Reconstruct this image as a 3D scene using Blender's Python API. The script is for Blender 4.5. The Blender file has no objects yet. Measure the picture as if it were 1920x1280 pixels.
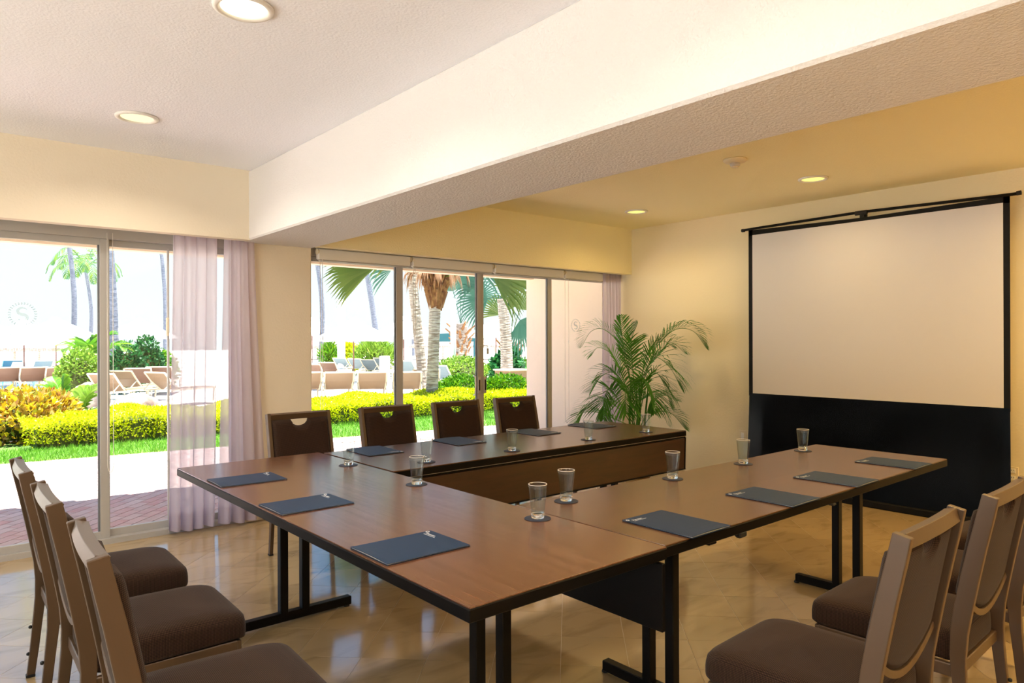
import bpy, bmesh, math, random
import numpy as np
from mathutils import Vector, Matrix
random.seed(7); rng = np.random.default_rng(11)
S = bpy.context.scene
COL = S.collection
PI = math.pi; R = math.radians

# ------------------------------------------------------------------ camera
YAW = 0.8670; F = 1315.0; H = 1.45
cd = bpy.data.cameras.new('camera'); cam = bpy.data.objects.new('camera', cd); COL.objects.link(cam)
cd.sensor_width = 36; cd.lens = F / 1920 * 36; cd.clip_start = 0.02; cd.clip_end = 600
FW = Vector((math.cos(YAW), math.sin(YAW), 0)); RT = Vector((math.sin(YAW), -math.cos(YAW), 0)); UP = Vector((0, 0, 1))
ro = -0.0034
r2 = RT * math.cos(ro) + UP * math.sin(ro); u2 = UP * math.cos(ro) - RT * math.sin(ro)
cam.matrix_world = Matrix(((r2.x, u2.x, -FW.x, 0), (r2.y, u2.y, -FW.y, 0), (r2.z, u2.z, -FW.z, H), (0, 0, 0, 1)))
S.camera = cam

# ------------------------------------------------------------------ sky, sun, exposure
S.view_settings.view_transform = 'Standard'; S.view_settings.look = 'None'
S.view_settings.gamma = 1.0; S.view_settings.use_curve_mapping = False
S.view_settings.exposure = 0.6
W = bpy.data.worlds.new('World'); S.world = W; W.use_nodes = True
wn = W.node_tree; bg = wn.nodes['Background']
tc = wn.nodes.new('ShaderNodeTexCoord'); sx = wn.nodes.new('ShaderNodeSeparateXYZ'); wr = wn.nodes.new('ShaderNodeValToRGB')
wn.links.new(tc.outputs['Generated'], sx.inputs[0]); wn.links.new(sx.outputs['Z'], wr.inputs[0]); wn.links.new(wr.outputs[0], bg.inputs['Color'])
wr.color_ramp.elements[0].position = 0.13; wr.color_ramp.elements[0].color = (0.87, 0.98, 1.0, 1)
wr.color_ramp.elements[1].position = 1.0; wr.color_ramp.elements[1].color = (0.14, 0.46, 1.05, 1)
q_ = wr.color_ramp.elements.new(0.22); q_.color = (0.26, 0.64, 1.12, 1)
q_ = wr.color_ramp.elements.new(0.40); q_.color = (0.26, 0.60, 1.12, 1)
bg.inputs['Strength'].default_value = 0.80
sd = bpy.data.lights.new('sun', 'SUN'); so = bpy.data.objects.new('sun', sd); COL.objects.link(so)
sd.energy = 16; sd.angle = R(0.6); sd.color = (1.0, 0.96, 0.88)
so.rotation_euler = (R(3.0), R(4.0), 0); so.location = (0, 8, 30)
try:
    S.cycles.use_denoising = True; S.cycles.denoiser = 'OPENIMAGEDENOISE'
    S.cycles.max_bounces = 12; S.cycles.diffuse_bounces = 6; S.cycles.glossy_bounces = 5
    S.cycles.transmission_bounces = 10; S.cycles.transparent_max_bounces = 24
    S.cycles.sample_clamp_indirect = 6; S.cycles.caustics_refractive = False; S.cycles.caustics_reflective = False
except Exception: pass

# the recessed lamps: x, y, watts, colour
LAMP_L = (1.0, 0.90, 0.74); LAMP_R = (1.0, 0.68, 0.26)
LAMPS = [(1.0, 4.61, 9, LAMP_L), (1.0, 2.83, 9, LAMP_L), (1.0, 1.05, 9, LAMP_L), (1.0, -0.73, 9, LAMP_L),
         (-1.2, 4.61, 9, LAMP_L), (-1.2, 2.83, 9, LAMP_L), (-1.2, 1.05, 9, LAMP_L), (-1.2, -0.73, 9, LAMP_L),
         (5.67, 4.69, 5, LAMP_R), (5.66, 2.81, 4.5, LAMP_R), (5.66, 0.95, 11, LAMP_R), (5.66, -0.9, 19, LAMP_R),
         (3.5, 0.95, 17, LAMP_R), (3.5, -0.9, 22, LAMP_R)]

al = bpy.data.lights.new('daylight_fill', 'AREA'); al.shape = 'RECTANGLE'; al.size = 6.4; al.size_y = 2.0; al.energy = 42; al.color = (.80, .91, 1.0)  # added area lamp filling the left bay, outside the unseen side window
ao = bpy.data.objects.new('daylight_fill', al); COL.objects.link(ao); ao.location = (-3.36, 1.9, 1.15); ao.rotation_euler = (0, R(-98), 0)

# ------------------------------------------------------------------ helpers
def at(px, depth, py=None):
    p = FW * depth + RT * ((px - 960) / F * depth)
    p.z = 0 if py is None else H - (py - 640) / F * depth
    return p
def tag(o, label=None, cat=None, group=None, kind=None):
    if label: o['label'] = label
    if cat: o['category'] = cat
    if group: o['group'] = group
    if kind: o['kind'] = kind
    return o
def link(o, parent=None):
    COL.objects.link(o)
    if parent is not None: o.parent = parent
    return o
def empty(name, loc=(0, 0, 0), rz=0):
    o = bpy.data.objects.new(name, None); o.empty_display_size = 0.1
    o.location = loc; o.rotation_euler = (0, 0, rz); return link(o)
def copy_tree(o, parent=None):
    c = o.copy(); COL.objects.link(c); c.parent = parent
    for ch in list(o.children): copy_tree(ch, c)
    return c

class MB:
    def __init__(s): s.v = []; s.f = []; s.n = 0
    def add(s, v, f):
        v = [tuple(p) for p in v]; s.v += v; s.f += [tuple(i + s.n for i in q) for q in f]; s.n += len(v); return s
    def box(s, c, d, rot=None, taper=None):
        hx, hy, hz = d[0] / 2, d[1] / 2, d[2] / 2
        P = [Vector((x * hx, y * hy, z * hz)) for z in (-1, 1) for x, y in ((-1, -1), (1, -1), (1, 1), (-1, 1))]
        if taper:
            for p in P[4:]: p.x *= taper; p.y *= taper
        if rot is not None: P = [rot @ p for p in P]
        P = [p + Vector(c) for p in P]
        return s.add(P, [(3, 2, 1, 0), (4, 5, 6, 7), (0, 1, 5, 4), (1, 2, 6, 5), (2, 3, 7, 6), (3, 0, 4, 7)])
    def cbox(s, c, d, b=0.003, rot=None):      # box with chamfered edges
        hx, hy, hz = d[0] / 2, d[1] / 2, d[2] / 2; b = min(b, hx * .9, hy * .9, hz * .9)
        def ring(x, y, z, cx):
            return [(-x + cx, -y, z), (x - cx, -y, z), (x, -y + cx, z), (x, y - cx, z), (x - cx, y, z), (-x + cx, y, z), (-x, y - cx, z), (-x, -y + cx, z)]
        L = ring(hx - b, hy - b, -hz, b * .5) + ring(hx, hy, -hz + b, b) + ring(hx, hy, hz - b, b) + ring(hx - b, hy - b, hz, b * .5)
        L = [Vector(p) for p in L]
        if rot is not None: L = [rot @ p for p in L]
        L = [p + Vector(c) for p in L]
        f = [tuple(range(7, -1, -1)), tuple(range(24, 32))]
        for r in range(3):
            for i in range(8):
                j = (i + 1) % 8; f.append((r * 8 + i, r * 8 + j, r * 8 + 8 + j, r * 8 + 8 + i))
        return s.add(L, f)
    def tube(s, pts, r, n=8, cap=True):
        pts = [Vector(p) for p in pts]; rs = r if isinstance(r, (list, tuple)) else [r] * len(pts)
        t0 = (pts[1] - pts[0]).normalized(); ref = Vector((0, 0, 1)) if abs(t0.z) < .9 else Vector((1, 0, 0))
        a = t0.cross(ref).normalized(); V = []
        for i, p in enumerate(pts):
            t = (pts[min(i + 1, len(pts) - 1)] - pts[max(i - 1, 0)]).normalized()
            a = (a - t * a.dot(t)).normalized(); b = t.cross(a)
            for k in range(n):
                g = 2 * PI * k / n; V.append(p + (a * math.cos(g) + b * math.sin(g)) * rs[i])
        f = []
        for i in range(len(pts) - 1):
            for k in range(n):
                j = (k + 1) % n; f.append((i * n + k, i * n + j, i * n + n + j, i * n + n + k))
        if cap: f.append(tuple(range(n - 1, -1, -1))); f.append(tuple(range((len(pts) - 1) * n, len(pts) * n)))
        return s.add(V, f)
    def sweep(s, pts, w, h, side):              # rectangular bar along pts; side = fixed width direction
        pts = [Vector(p) for p in pts]; side = Vector(side).normalized(); V = []
        W_ = w if isinstance(w, (list, tuple)) else [w] * len(pts); H_ = h if isinstance(h, (list, tuple)) else [h] * len(pts)
        for i, p in enumerate(pts):
            t = (pts[min(i + 1, len(pts) - 1)] - pts[max(i - 1, 0)]).normalized(); n = side.cross(t).normalized()
            a, b = side * W_[i] / 2, n * H_[i] / 2
            V += [p - a - b, p + a - b, p + a + b, p - a + b]
        f = [(3, 2, 1, 0)]
        for i in range(len(pts) - 1):
            for k in range(4):
                j = (k + 1) % 4; f.append((i * 4 + k, i * 4 + j, i * 4 + 4 + j, i * 4 + 4 + k))
        m = (len(pts) - 1) * 4; f.append((m, m + 1, m + 2, m + 3))
        return s.add(V, f)
    def lathe(s, prof, n=24, c=(0, 0, 0), closed=False):
        V = []; c = Vector(c)
        for r, z in prof:
            for k in range(n): V.append(c + Vector((r * math.cos(2 * PI * k / n), r * math.sin(2 * PI * k / n), z)))
        f = []; m = len(prof)
        for i in range(m if closed else m - 1):
            i2 = (i + 1) % m
            for k in range(n):
                j = (k + 1) % n; f.append((i * n + k, i * n + j, i2 * n + j, i2 * n + k))
        if not closed:
            f.append(tuple(range(n - 1, -1, -1))); f.append(tuple(range((m - 1) * n, m * n)))
        return s.add(V, f)
    def prism(s, poly, z0, z1):
        n = len(poly); V = [(x, y, z0) for x, y in poly] + [(x, y, z1) for x, y in poly]
        return s.add(V, [tuple(range(n - 1, -1, -1)), tuple(range(n, 2 * n))] + [(i, (i + 1) % n, n + (i + 1) % n, n + i) for i in range(n)])
    def mesh(s, name, smooth=False):
        me = bpy.data.meshes.new(name); me.from_pydata([tuple(v) for v in s.v], [], s.f); me.update()
        if smooth: me.polygons.foreach_set('use_smooth', [True] * len(me.polygons))
        return me
    def build(s, name, mat, parent=None, smooth=False, bevel=0):
        me = s.mesh(name, smooth); me.materials.append(mat); o = bpy.data.objects.new(name, me); link(o, parent)
        if smooth == 'auto':
            pass
        if bevel:
            m = o.modifiers.new('bevel', 'BEVEL'); m.width = bevel; m.segments = 2; m.limit_method = 'ANGLE'; m.angle_limit = R(40)
        return o
def np_mesh(name, V, Fq, mat, parent=None, smooth=False):
    me = bpy.data.meshes.new(name); V = np.asarray(V, float); Fq = np.asarray(Fq, int)
    me.vertices.add(len(V)); me.vertices.foreach_set('co', V.ravel())
    k = Fq.shape[1]; me.loops.add(Fq.size); me.loops.foreach_set('vertex_index', Fq.ravel())
    me.polygons.add(len(Fq)); me.polygons.foreach_set('loop_start', np.arange(len(Fq)) * k)
    try: me.polygons.foreach_set('loop_total', np.full(len(Fq), k))
    except Exception: pass
    if smooth: me.polygons.foreach_set('use_smooth', np.ones(len(Fq), bool))
    me.update(calc_edges=True); me.validate(); me.materials.append(mat)
    o = bpy.data.objects.new(name, me); return link(o, parent)
def joinv(parts):
    V = []; Fq = []; n = 0
    for v, f in parts: V.append(v); Fq.append(f + n); n += len(v)
    return np.concatenate(V), np.concatenate(Fq)

# ------------------------------------------------------------------ materials
def mat(name, col, rough=.5, metal=0, spec=.5, **k):
    m = bpy.data.materials.new(name); m.use_nodes = True; nt = m.node_tree; b = nt.nodes['Principled BSDF']
    b.inputs['Base Color'].default_value = (*col, 1); b.inputs['Roughness'].default_value = rough
    b.inputs['Metallic'].default_value = metal; b.inputs['Specular IOR Level'].default_value = spec
    if 'noise' in k:   # (scale, colour2, detail, stretch xyz, coords, lo, hi)
        sc, c2, det, st, co, lo, hi = k['noise']
        t = nt.nodes.new('ShaderNodeTexCoord'); g = nt.nodes.new('ShaderNodeNewGeometry')
        mp = nt.nodes.new('ShaderNodeMapping'); mp.inputs['Scale'].default_value = st
        nt.links.new(g.outputs['Position'] if co == 'world' else t.outputs[co], mp.inputs[0])
        n = nt.nodes.new('ShaderNodeTexNoise'); n.inputs['Scale'].default_value = sc; n.inputs['Detail'].default_value = det
        nt.links.new(mp.outputs[0], n.inputs['Vector'])
        r = nt.nodes.new('ShaderNodeValToRGB'); r.color_ramp.elements[0].position = lo; r.color_ramp.elements[1].position = hi
        r.color_ramp.elements[0].color = (*col, 1); r.color_ramp.elements[1].color = (*c2, 1)
        nt.links.new(n.outputs[0], r.inputs[0]); nt.links.new(r.outputs[0], b.inputs['Base Color'])
    if 'bump' in k:    # (scale, strength, distance, detail)
        sc, stg, ds, det = k['bump']
        g = nt.nodes.new('ShaderNodeNewGeometry'); n = nt.nodes.new('ShaderNodeTexNoise'); n.inputs['Scale'].default_value = sc; n.inputs['Detail'].default_value = det
        t = nt.nodes.new('ShaderNodeTexCoord'); nt.links.new(t.outputs['Object'] if k.get('obj') else g.outputs['Position'], n.inputs['Vector'])
        bp = nt.nodes.new('ShaderNodeBump'); bp.inputs['Strength'].default_value = stg; bp.inputs['Distance'].default_value = ds
        nt.links.new(n.outputs[0], bp.inputs['Height']); nt.links.new(bp.outputs[0], b.inputs['Normal'])
    if 'coat' in k: b.inputs['Coat Weight'].default_value = k['coat']; b.inputs['Coat Roughness'].default_value = .1
    return m
def emis(name, col, s):
    m = bpy.data.materials.new(name); m.use_nodes = True; nt = m.node_tree; nt.nodes.remove(nt.nodes['Principled BSDF'])
    e = nt.nodes.new('ShaderNodeEmission'); e.inputs[0].default_value = (*col, 1); e.inputs[1].default_value = s
    nt.links.new(e.outputs[0], nt.nodes['Material Output'].inputs[0]); return m
def ramp_random(m, cols, per_island=True, mixnoise=None):
    nt = m.node_tree; b = nt.nodes['Principled BSDF']
    if per_island: src = nt.nodes.new('ShaderNodeNewGeometry').outputs['Random Per Island']
    else: src = nt.nodes.new('ShaderNodeObjectInfo').outputs['Random']
    r = nt.nodes.new('ShaderNodeValToRGB'); n = len(cols)
    while len(r.color_ramp.elements) < n: r.color_ramp.elements.new(.5)
    for i, c in enumerate(cols): r.color_ramp.elements[i].position = i / (n - 1); r.color_ramp.elements[i].color = (*c, 1)
    nt.links.new(src, r.inputs[0]); out = r.outputs[0]
    if mixnoise:
        sc, st, det, c2, fac, lo, hi = mixnoise
        g = nt.nodes.new('ShaderNodeNewGeometry'); mp = nt.nodes.new('ShaderNodeMapping'); mp.inputs['Scale'].default_value = st
        mp.inputs['Rotation'].default_value = (0, 0, R(45))
        vm = nt.nodes.new('ShaderNodeVectorMath'); vm.operation = 'ADD'
        ml = nt.nodes.new('ShaderNodeMath'); ml.operation = 'MULTIPLY'; ml.inputs[1].default_value = 37.0; nt.links.new(src, ml.inputs[0])
        nt.links.new(g.outputs['Position'], mp.inputs[0]); nt.links.new(mp.outputs[0], vm.inputs[0]); nt.links.new(ml.outputs[0], vm.inputs[1])
        nz = nt.nodes.new('ShaderNodeTexNoise'); nz.inputs['Scale'].default_value = sc; nz.inputs['Detail'].default_value = det; nz.inputs['Distortion'].default_value = .6
        nt.links.new(vm.outputs[0], nz.inputs['Vector'])
        mr = nt.nodes.new('ShaderNodeMapRange'); mr.inputs['From Min'].default_value = lo; mr.inputs['From Max'].default_value = hi; mr.inputs['To Max'].default_value = fac
        nt.links.new(nz.outputs[0], mr.inputs[0])
        mx = nt.nodes.new('ShaderNodeMixRGB'); mx.inputs[2].default_value = (*c2, 1); nt.links.new(mr.outputs[0], mx.inputs[0]); nt.links.new(out, mx.inputs[1]); out = mx.outputs[0]
    nt.links.new(out, b.inputs['Base Color']); return m
def leafy(name, cols, trans=.45):
    m = ramp_random(mat(name, cols[0], .45, spec=.35), cols); nt = m.node_tree; b = nt.nodes['Principled BSDF']
    src = b.inputs['Base Color'].links[0].from_socket
    tr = nt.nodes.new('ShaderNodeBsdfTranslucent'); nt.links.new(src, tr.inputs[0])
    mx = nt.nodes.new('ShaderNodeMixShader'); mx.inputs[0].default_value = trans
    nt.links.new(b.outputs[0], mx.inputs[1]); nt.links.new(tr.outputs[0], mx.inputs[2]); nt.links.new(mx.outputs[0], nt.nodes['Material Output'].inputs[0]); return m

M = {}
M['plaster'] = mat('cream plaster', (.86, .77, .61), .85, spec=.2, bump=(60, .35, .004, 4))
M['plaster_warm_lit'] = mat('warm-lit cream plaster', (.84, .74, .50), .85, spec=.2, bump=(60, .35, .004, 4))  # right wall: warm lamp light mixed into the plaster colour
M['ceiling_warm_lit'] = mat('warm-lit ceiling plaster', (.95, .86, .54), .9, spec=.15, bump=(80, .5, .005, 5))  # right bay ceiling and header: golden lamp glow put into the colour
M['plaster_rough'] = mat('textured plaster', (.77, .74, .71), .9, spec=.2, bump=(90, .7, .006, 5))
M['ceiling'] = mat('ceiling plaster', (.90, .91, .96), .9, spec=.15, bump=(80, .5, .005, 5))
M['outside_wall'] = mat('outside render', (.88, .76, .62), .9, spec=.2, bump=(50, .4, .004, 4))
M['alu'] = mat('pale aluminium', (.45, .435, .41), .4, .05)
M['alu_dark'] = mat('grey gasket', (.16, .17, .19), .5)
M['white'] = mat('white plastic', (.86, .83, .77), .4)
M['cream'] = mat('cream plastic', (.80, .70, .50), .4)
M['black'] = mat('black metal', (.0025, .0025, .003), .42, .0, spec=.16, bump=(300, .1, .001, 2))
M['black_edge'] = mat('black vinyl edge', (.0025, .002, .002), .5, spec=.14)
M['rubber'] = mat('black rubber', (.012, .012, .012), .7)
M['gap'] = mat('grey strip', (.55, .53, .50), .4)
def wood(name, c1, c2, st, rough, rot=0):
    m = mat(name, c1, rough, spec=.5); nt = m.node_tree; b = nt.nodes['Principled BSDF']
    g = nt.nodes.new('ShaderNodeNewGeometry'); mp = nt.nodes.new('ShaderNodeMapping'); mp.inputs['Scale'].default_value = st
    nt.links.new(g.outputs['Position'], mp.inputs[0])
    n = nt.nodes.new('ShaderNodeTexNoise'); n.inputs['Scale'].default_value = 1; n.inputs['Detail'].default_value = 8; n.inputs['Roughness'].default_value = .6; n.inputs['Distortion'].default_value = .8
    nt.links.new(mp.outputs[0], n.inputs['Vector'])
    r = nt.nodes.new('ShaderNodeValToRGB'); e = r.color_ramp.elements; e[0].position = .34; e[0].color = (*c1, 1); e[1].position = .66; e[1].color = (*c2, 1)
    nt.links.new(n.outputs[0], r.inputs[0]); nt.links.new(r.outputs[0], b.inputs['Base Color'])
    mr = nt.nodes.new('ShaderNodeMapRange'); mr.inputs['To Min'].default_value = rough - .04; mr.inputs['To Max'].default_value = rough + .06
    b.inputs['IOR'].default_value = 1.65; return m
M['wood_y'] = wood('walnut laminate', (.076, .029, .014), (.160, .071, .037), (60, 1.6, 60), .20)
M['wood_x'] = wood('walnut laminate crosswise', (.055, .023, .010), (.135, .062, .027), (1.6, 60, 60), .24)
M['wood_x'].node_tree.nodes['Principled BSDF'].inputs['IOR'].default_value = 1.45
M['wood_panel'] = wood('dark walnut panel', (.018, .006, .003), (.044, .015, .007), (2.2, 5, 22), .35)
M['chair_metal'] = mat('bronze painted metal', (.088, .051, .026), .42, .10, bump=(400, .1, .001, 2))
M['seam'] = mat('dark gap', (.02, .012, .008), .7)
def fabric(name, c1, c2):
    m = mat(name, c1, .95, spec=.1); nt = m.node_tree; b = nt.nodes['Principled BSDF']; b.inputs['Sheen Weight'].default_value = .08
    t = nt.nodes.new('ShaderNodeTexCoord'); ws = []
    for d in ('X', 'Y', 'Z'):
        w = nt.nodes.new('ShaderNodeTexWave'); w.bands_direction = d; w.inputs['Scale'].default_value = 66; nt.links.new(t.outputs['Object'], w.inputs['Vector']); ws.append(w.outputs['Fac'])
    def mth(op, a, b_):
        q = nt.nodes.new('ShaderNodeMath'); q.operation = op; nt.links.new(a, q.inputs[0])
        if b_ is not None: nt.links.new(b_, q.inputs[1])
        return q.outputs[0]
    sp = nt.nodes.new('ShaderNodeSeparateXYZ'); nt.links.new(t.outputs['Normal'], sp.inputs[0])
    n2 = [mth('MULTIPLY', sp.outputs[k], sp.outputs[k]) for k in range(3)]     # weave projected along the face normal
    f = mth('ADD', mth('ADD', mth('MULTIPLY', n2[2], mth('MULTIPLY', ws[0], ws[1])), mth('MULTIPLY', n2[1], mth('MULTIPLY', ws[0], ws[2]))), mth('MULTIPLY', n2[0], mth('MULTIPLY', ws[1], ws[2])))
    r = nt.nodes.new('ShaderNodeValToRGB'); r.color_ramp.elements[0].color = (*c1, 1); r.color_ramp.elements[1].color = (*c2, 1); r.color_ramp.elements[1].position = .7
    nt.links.new(f, r.inputs[0]); nt.links.new(r.outputs[0], b.inputs['Base Color'])
    bp = nt.nodes.new('ShaderNodeBump'); bp.inputs['Strength'].default_value = .3; bp.inputs['Distance'].default_value = .0015; nt.links.new(f, bp.inputs['Height']); nt.links.new(bp.outputs[0], b.inputs['Normal'])
    return m
M['fabric'] = fabric('brown woven upholstery', (.012, .007, .005), (.070, .036, .022))
TC = [(.42, .300, .155), (.44, .315, .165), (.455, .325, .17), (.405, .29, .15)]
mn = (2.6, (1, 3.2, 1), 9, (.22, .15, .07), .7, .50, .78)
M['tile'] = ramp_random(mat('travertine tile', TC[0], .11, spec=.5, bump=(14, .06, .004, 8)), TC, False, mn)
M['tile_isl'] = ramp_random(mat('travertine tiles', TC[0], .11, spec=.5, bump=(14, .06, .004, 8)), TC, True, mn)
M['grout'] = mat('pale grout', (.50, .40, .27), .35)
for k_ in ('tile', 'tile_isl'): M[k_].node_tree.nodes['Principled BSDF'].inputs['IOR'].default_value = 1.95
PC = [(.50, .36, .34), (.58, .42, .40), (.52, .30, .28), (.62, .50, .48)]
pmn = (9, (1, 1, 1), 5, (.60, .50, .46), .6, .45, .8)
M['paver'] = ramp_random(mat('brick paver', PC[0], .8, spec=.2, bump=(60, .4, .004, 5)), PC, False, pmn)
M['paver_isl'] = ramp_random(mat('brick pavers', PC[0], .8, spec=.2, bump=(60, .4, .004, 5)), PC, True, pmn)
M['paver_joint'] = mat('paver sand joint', (.16, .11, .10), .95)
M['sand'] = mat('pale deck paving', (.78, .70, .64), .9, noise=(1.2, (.86, .80, .74), 4, (1, 1, 1), 'world', .35, .7))
M['soil'] = mat('lawn soil', (.10, .20, .03), .95)
M['grass'] = leafy('grass blades', [(.12, .30, .02), (.18, .40, .04), (.26, .50, .06)], .4)
M['hedge'] = leafy('yellow hedge leaves', [(.42, .50, .004), (.74, .74, .006), (.90, .86, .010), (.28, .40, .004)], .35)
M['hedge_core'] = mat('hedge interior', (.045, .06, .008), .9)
M['leaf'] = leafy('bright green leaves', [(.03, .14, .004), (.09, .27, .006), (.22, .40, .01)], .35)
M['leaf_dark'] = leafy('deep green leaves', [(.006, .06, .015), (.015, .13, .035), (.05, .22, .045)], .3)
M['leaf_light'] = leafy('light green leaves', [(.11, .25, .015), (.20, .36, .03), (.34, .46, .07)], .35)
M['croton'] = leafy('croton leaves', [(.62, .36, .008), (.80, .62, .015), (.24, .07, .012), (.75, .50, .18), (.20, .30, .012), (.80, .50, .02)], .25)
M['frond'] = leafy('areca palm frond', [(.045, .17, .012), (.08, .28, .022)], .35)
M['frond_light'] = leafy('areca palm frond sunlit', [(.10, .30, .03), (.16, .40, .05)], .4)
M['fan'] = leafy('fan palm leaf', [(.09, .15, .02), (.16, .21, .04)], .35)
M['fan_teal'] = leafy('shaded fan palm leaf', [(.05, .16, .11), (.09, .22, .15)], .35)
M['coco'] = leafy('coconut palm leaf', [(.03, .14, .06), (.16, .26, .02)], .3)
M['dead'] = leafy('dry palm leaf', [(.20, .07, .02), (.34, .16, .07), (.46, .27, .15)], .25)
M['trunk'] = mat('palm trunk', (.26, .19, .14), .9, noise=(6, (.62, .54, .46), 6, (1, 1, 9), 'world', .4, .62), bump=(30, .6, .02, 5))
M['trunk_grey'] = mat('grey palm trunk', (.10, .12, .17), .9, noise=(5, (.24, .25, .30), 6, (1, 1, 8), 'world', .4, .65), bump=(30, .5, .02, 5))
M['boot'] = mat('palm leaf bases', (.16, .055, .015), .85, noise=(16, (.34, .17, .06), 4, (1, 1, .5), 'world', .4, .65))
M['rock'] = mat('boulder stone', (.22, .15, .12), .9, noise=(3.5, (.52, .44, .38), 6, (1, 1, 1), 'world', .4, .65), bump=(8, .7, .05, 8))
M['terracotta'] = mat('clay', (.30, .18, .10), .8)
M['pole_wood'] = mat('umbrella pole wood', (.16, .055, .04), .5)
M['canvas'] = mat('white canvas', (.88, .92, .92), .9, spec=.1)
M['thatch'] = mat('palm thatch', (.30, .24, .20), .95, noise=(20, (.52, .45, .40), 5, (1, 1, .3), 'world', .4, .6), bump=(30, .8, .05, 4))
M['lounger_mesh'] = leafy('tan sling mesh', [(.27, .185, .12), (.30, .205, .135)], .3)
M['lounger_brown'] = leafy('brown sling mesh', [(.20, .115, .085), (.22, .13, .095)], .3)
M['lounger_grey'] = mat('grey blue sling mesh', (.14, .19, .22), .8)
M['lounger_frame'] = mat('cream lounger frame', (.60, .52, .38), .5)
M['pool'] = mat('pool water', (.02, .30, .52), .05)
M['teal'] = mat('teal roof', (.008, .10, .12), .6)
M['outside_white'] = mat('white paint', (.88, .88, .88), .6)
M['screen'] = mat('matte white screen', (.66, .64, .63), .8, spec=.15)
M['screen_black'] = mat('black screen border', (.004, .004, .004), .6, spec=.2)
M['drape'] = mat('black glossy skirt', (.001, .001, .001), .22, spec=.12)
M['folder'] = mat('navy card folder', (.014, .034, .078), .5, spec=.18)
M['paper'] = mat('white paper edge', (.75, .75, .75), .8)
M['print'] = mat('white print', (.85, .87, .9), .6)
M['coaster'] = mat('dark blue coaster', (.020, .030, .060), .55)
def facing(nt, sock, f0):      # Schlick reflectance, the same from either side of a thin pane
    lw = nt.nodes.new('ShaderNodeLayerWeight'); lw.inputs[0].default_value = .5
    p = nt.nodes.new('ShaderNodeMath'); p.operation = 'POWER'; p.inputs[1].default_value = 4.5; nt.links.new(lw.outputs['Facing'], p.inputs[0])
    q = nt.nodes.new('ShaderNodeMath'); q.operation = 'MULTIPLY_ADD'; q.inputs[1].default_value = .9 - f0; q.inputs[2].default_value = f0
    nt.links.new(p.outputs[0], q.inputs[0]); nt.links.new(q.outputs[0], sock)
gm = mat('drinking glass', (1, 1, 1), .0); gb = gm.node_tree.nodes['Principled BSDF']; gb.inputs['Transmission Weight'].default_value = 1; gb.inputs['IOR'].default_value = 1.45; M['glass'] = gm
def thin(name, ior):
    m = bpy.data.materials.new(name); m.use_nodes = True; nt = m.node_tree; nt.nodes.remove(nt.nodes['Principled BSDF'])
    t = nt.nodes.new('ShaderNodeBsdfTransparent'); t.inputs[0].default_value = (.91, .935, .93, 1); g = nt.nodes.new('ShaderNodeBsdfGlossy'); g.inputs['Roughness'].default_value = .02
    mx = nt.nodes.new('ShaderNodeMixShader'); facing(nt, mx.inputs[0], ior)
    pass; nt.links.new(t.outputs[0], mx.inputs[1]); nt.links.new(g.outputs[0], mx.inputs[2]); nt.links.new(mx.outputs[0], nt.nodes['Material Output'].inputs[0]); return m
M['thin'] = thin('tumbler wall', .045)
def pane_mat():
    m = bpy.data.materials.new('window glass'); m.use_nodes = True; nt = m.node_tree; nt.nodes.remove(nt.nodes['Principled BSDF'])
    t = nt.nodes.new('ShaderNodeBsdfTransparent'); t.inputs[0].default_value = (.97, .99, .99, 1); g = nt.nodes.new('ShaderNodeBsdfGlossy'); g.inputs['Roughness'].default_value = 0
    mx = nt.nodes.new('ShaderNodeMixShader'); facing(nt, mx.inputs[0], .02)
    pass; nt.links.new(t.outputs[0], mx.inputs[1]); nt.links.new(g.outputs[0], mx.inputs[2]); nt.links.new(mx.outputs[0], nt.nodes['Material Output'].inputs[0]); return m
M['pane'] = pane_mat()
def sheer(name, col, tr, a):
    m = bpy.data.materials.new(name); m.use_nodes = True; nt = m.node_tree; nt.nodes.remove(nt.nodes['Principled BSDF'])
    d = nt.nodes.new('ShaderNodeBsdfDiffuse'); d.inputs[0].default_value = (*col, 1); t = nt.nodes.new('ShaderNodeBsdfTranslucent'); t.inputs[0].default_value = (*col, 1)
    p = nt.nodes.new('ShaderNodeBsdfTransparent'); m1 = nt.nodes.new('ShaderNodeMixShader'); m1.inputs[0].default_value = tr; m2 = nt.nodes.new('ShaderNodeMixShader')
    lw = nt.nodes.new('ShaderNodeLayerWeight'); lw.inputs[0].default_value = .35      # cloth seen edge-on is denser
    mr = nt.nodes.new('ShaderNodeMapRange'); mr.inputs['To Min'].default_value = a; mr.inputs['To Max'].default_value = .02; nt.links.new(lw.outputs['Facing'], mr.inputs[0]); nt.links.new(mr.outputs[0], m2.inputs[0])
    nt.links.new(d.outputs[0], m1.inputs[1]); nt.links.new(t.outputs[0], m1.inputs[2]); nt.links.new(m1.outputs[0], m2.inputs[1]); nt.links.new(p.outputs[0], m2.inputs[2]); nt.links.new(m2.outputs[0], nt.nodes['Material Output'].inputs[0]); return m
M['sheer'] = sheer('white sheer curtain', (.74, .67, .74), .60, .20)
M['etch'] = sheer('etched glass', (.50, .62, .64), .3, .45)
M['etch2'] = M['etch']

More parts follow.
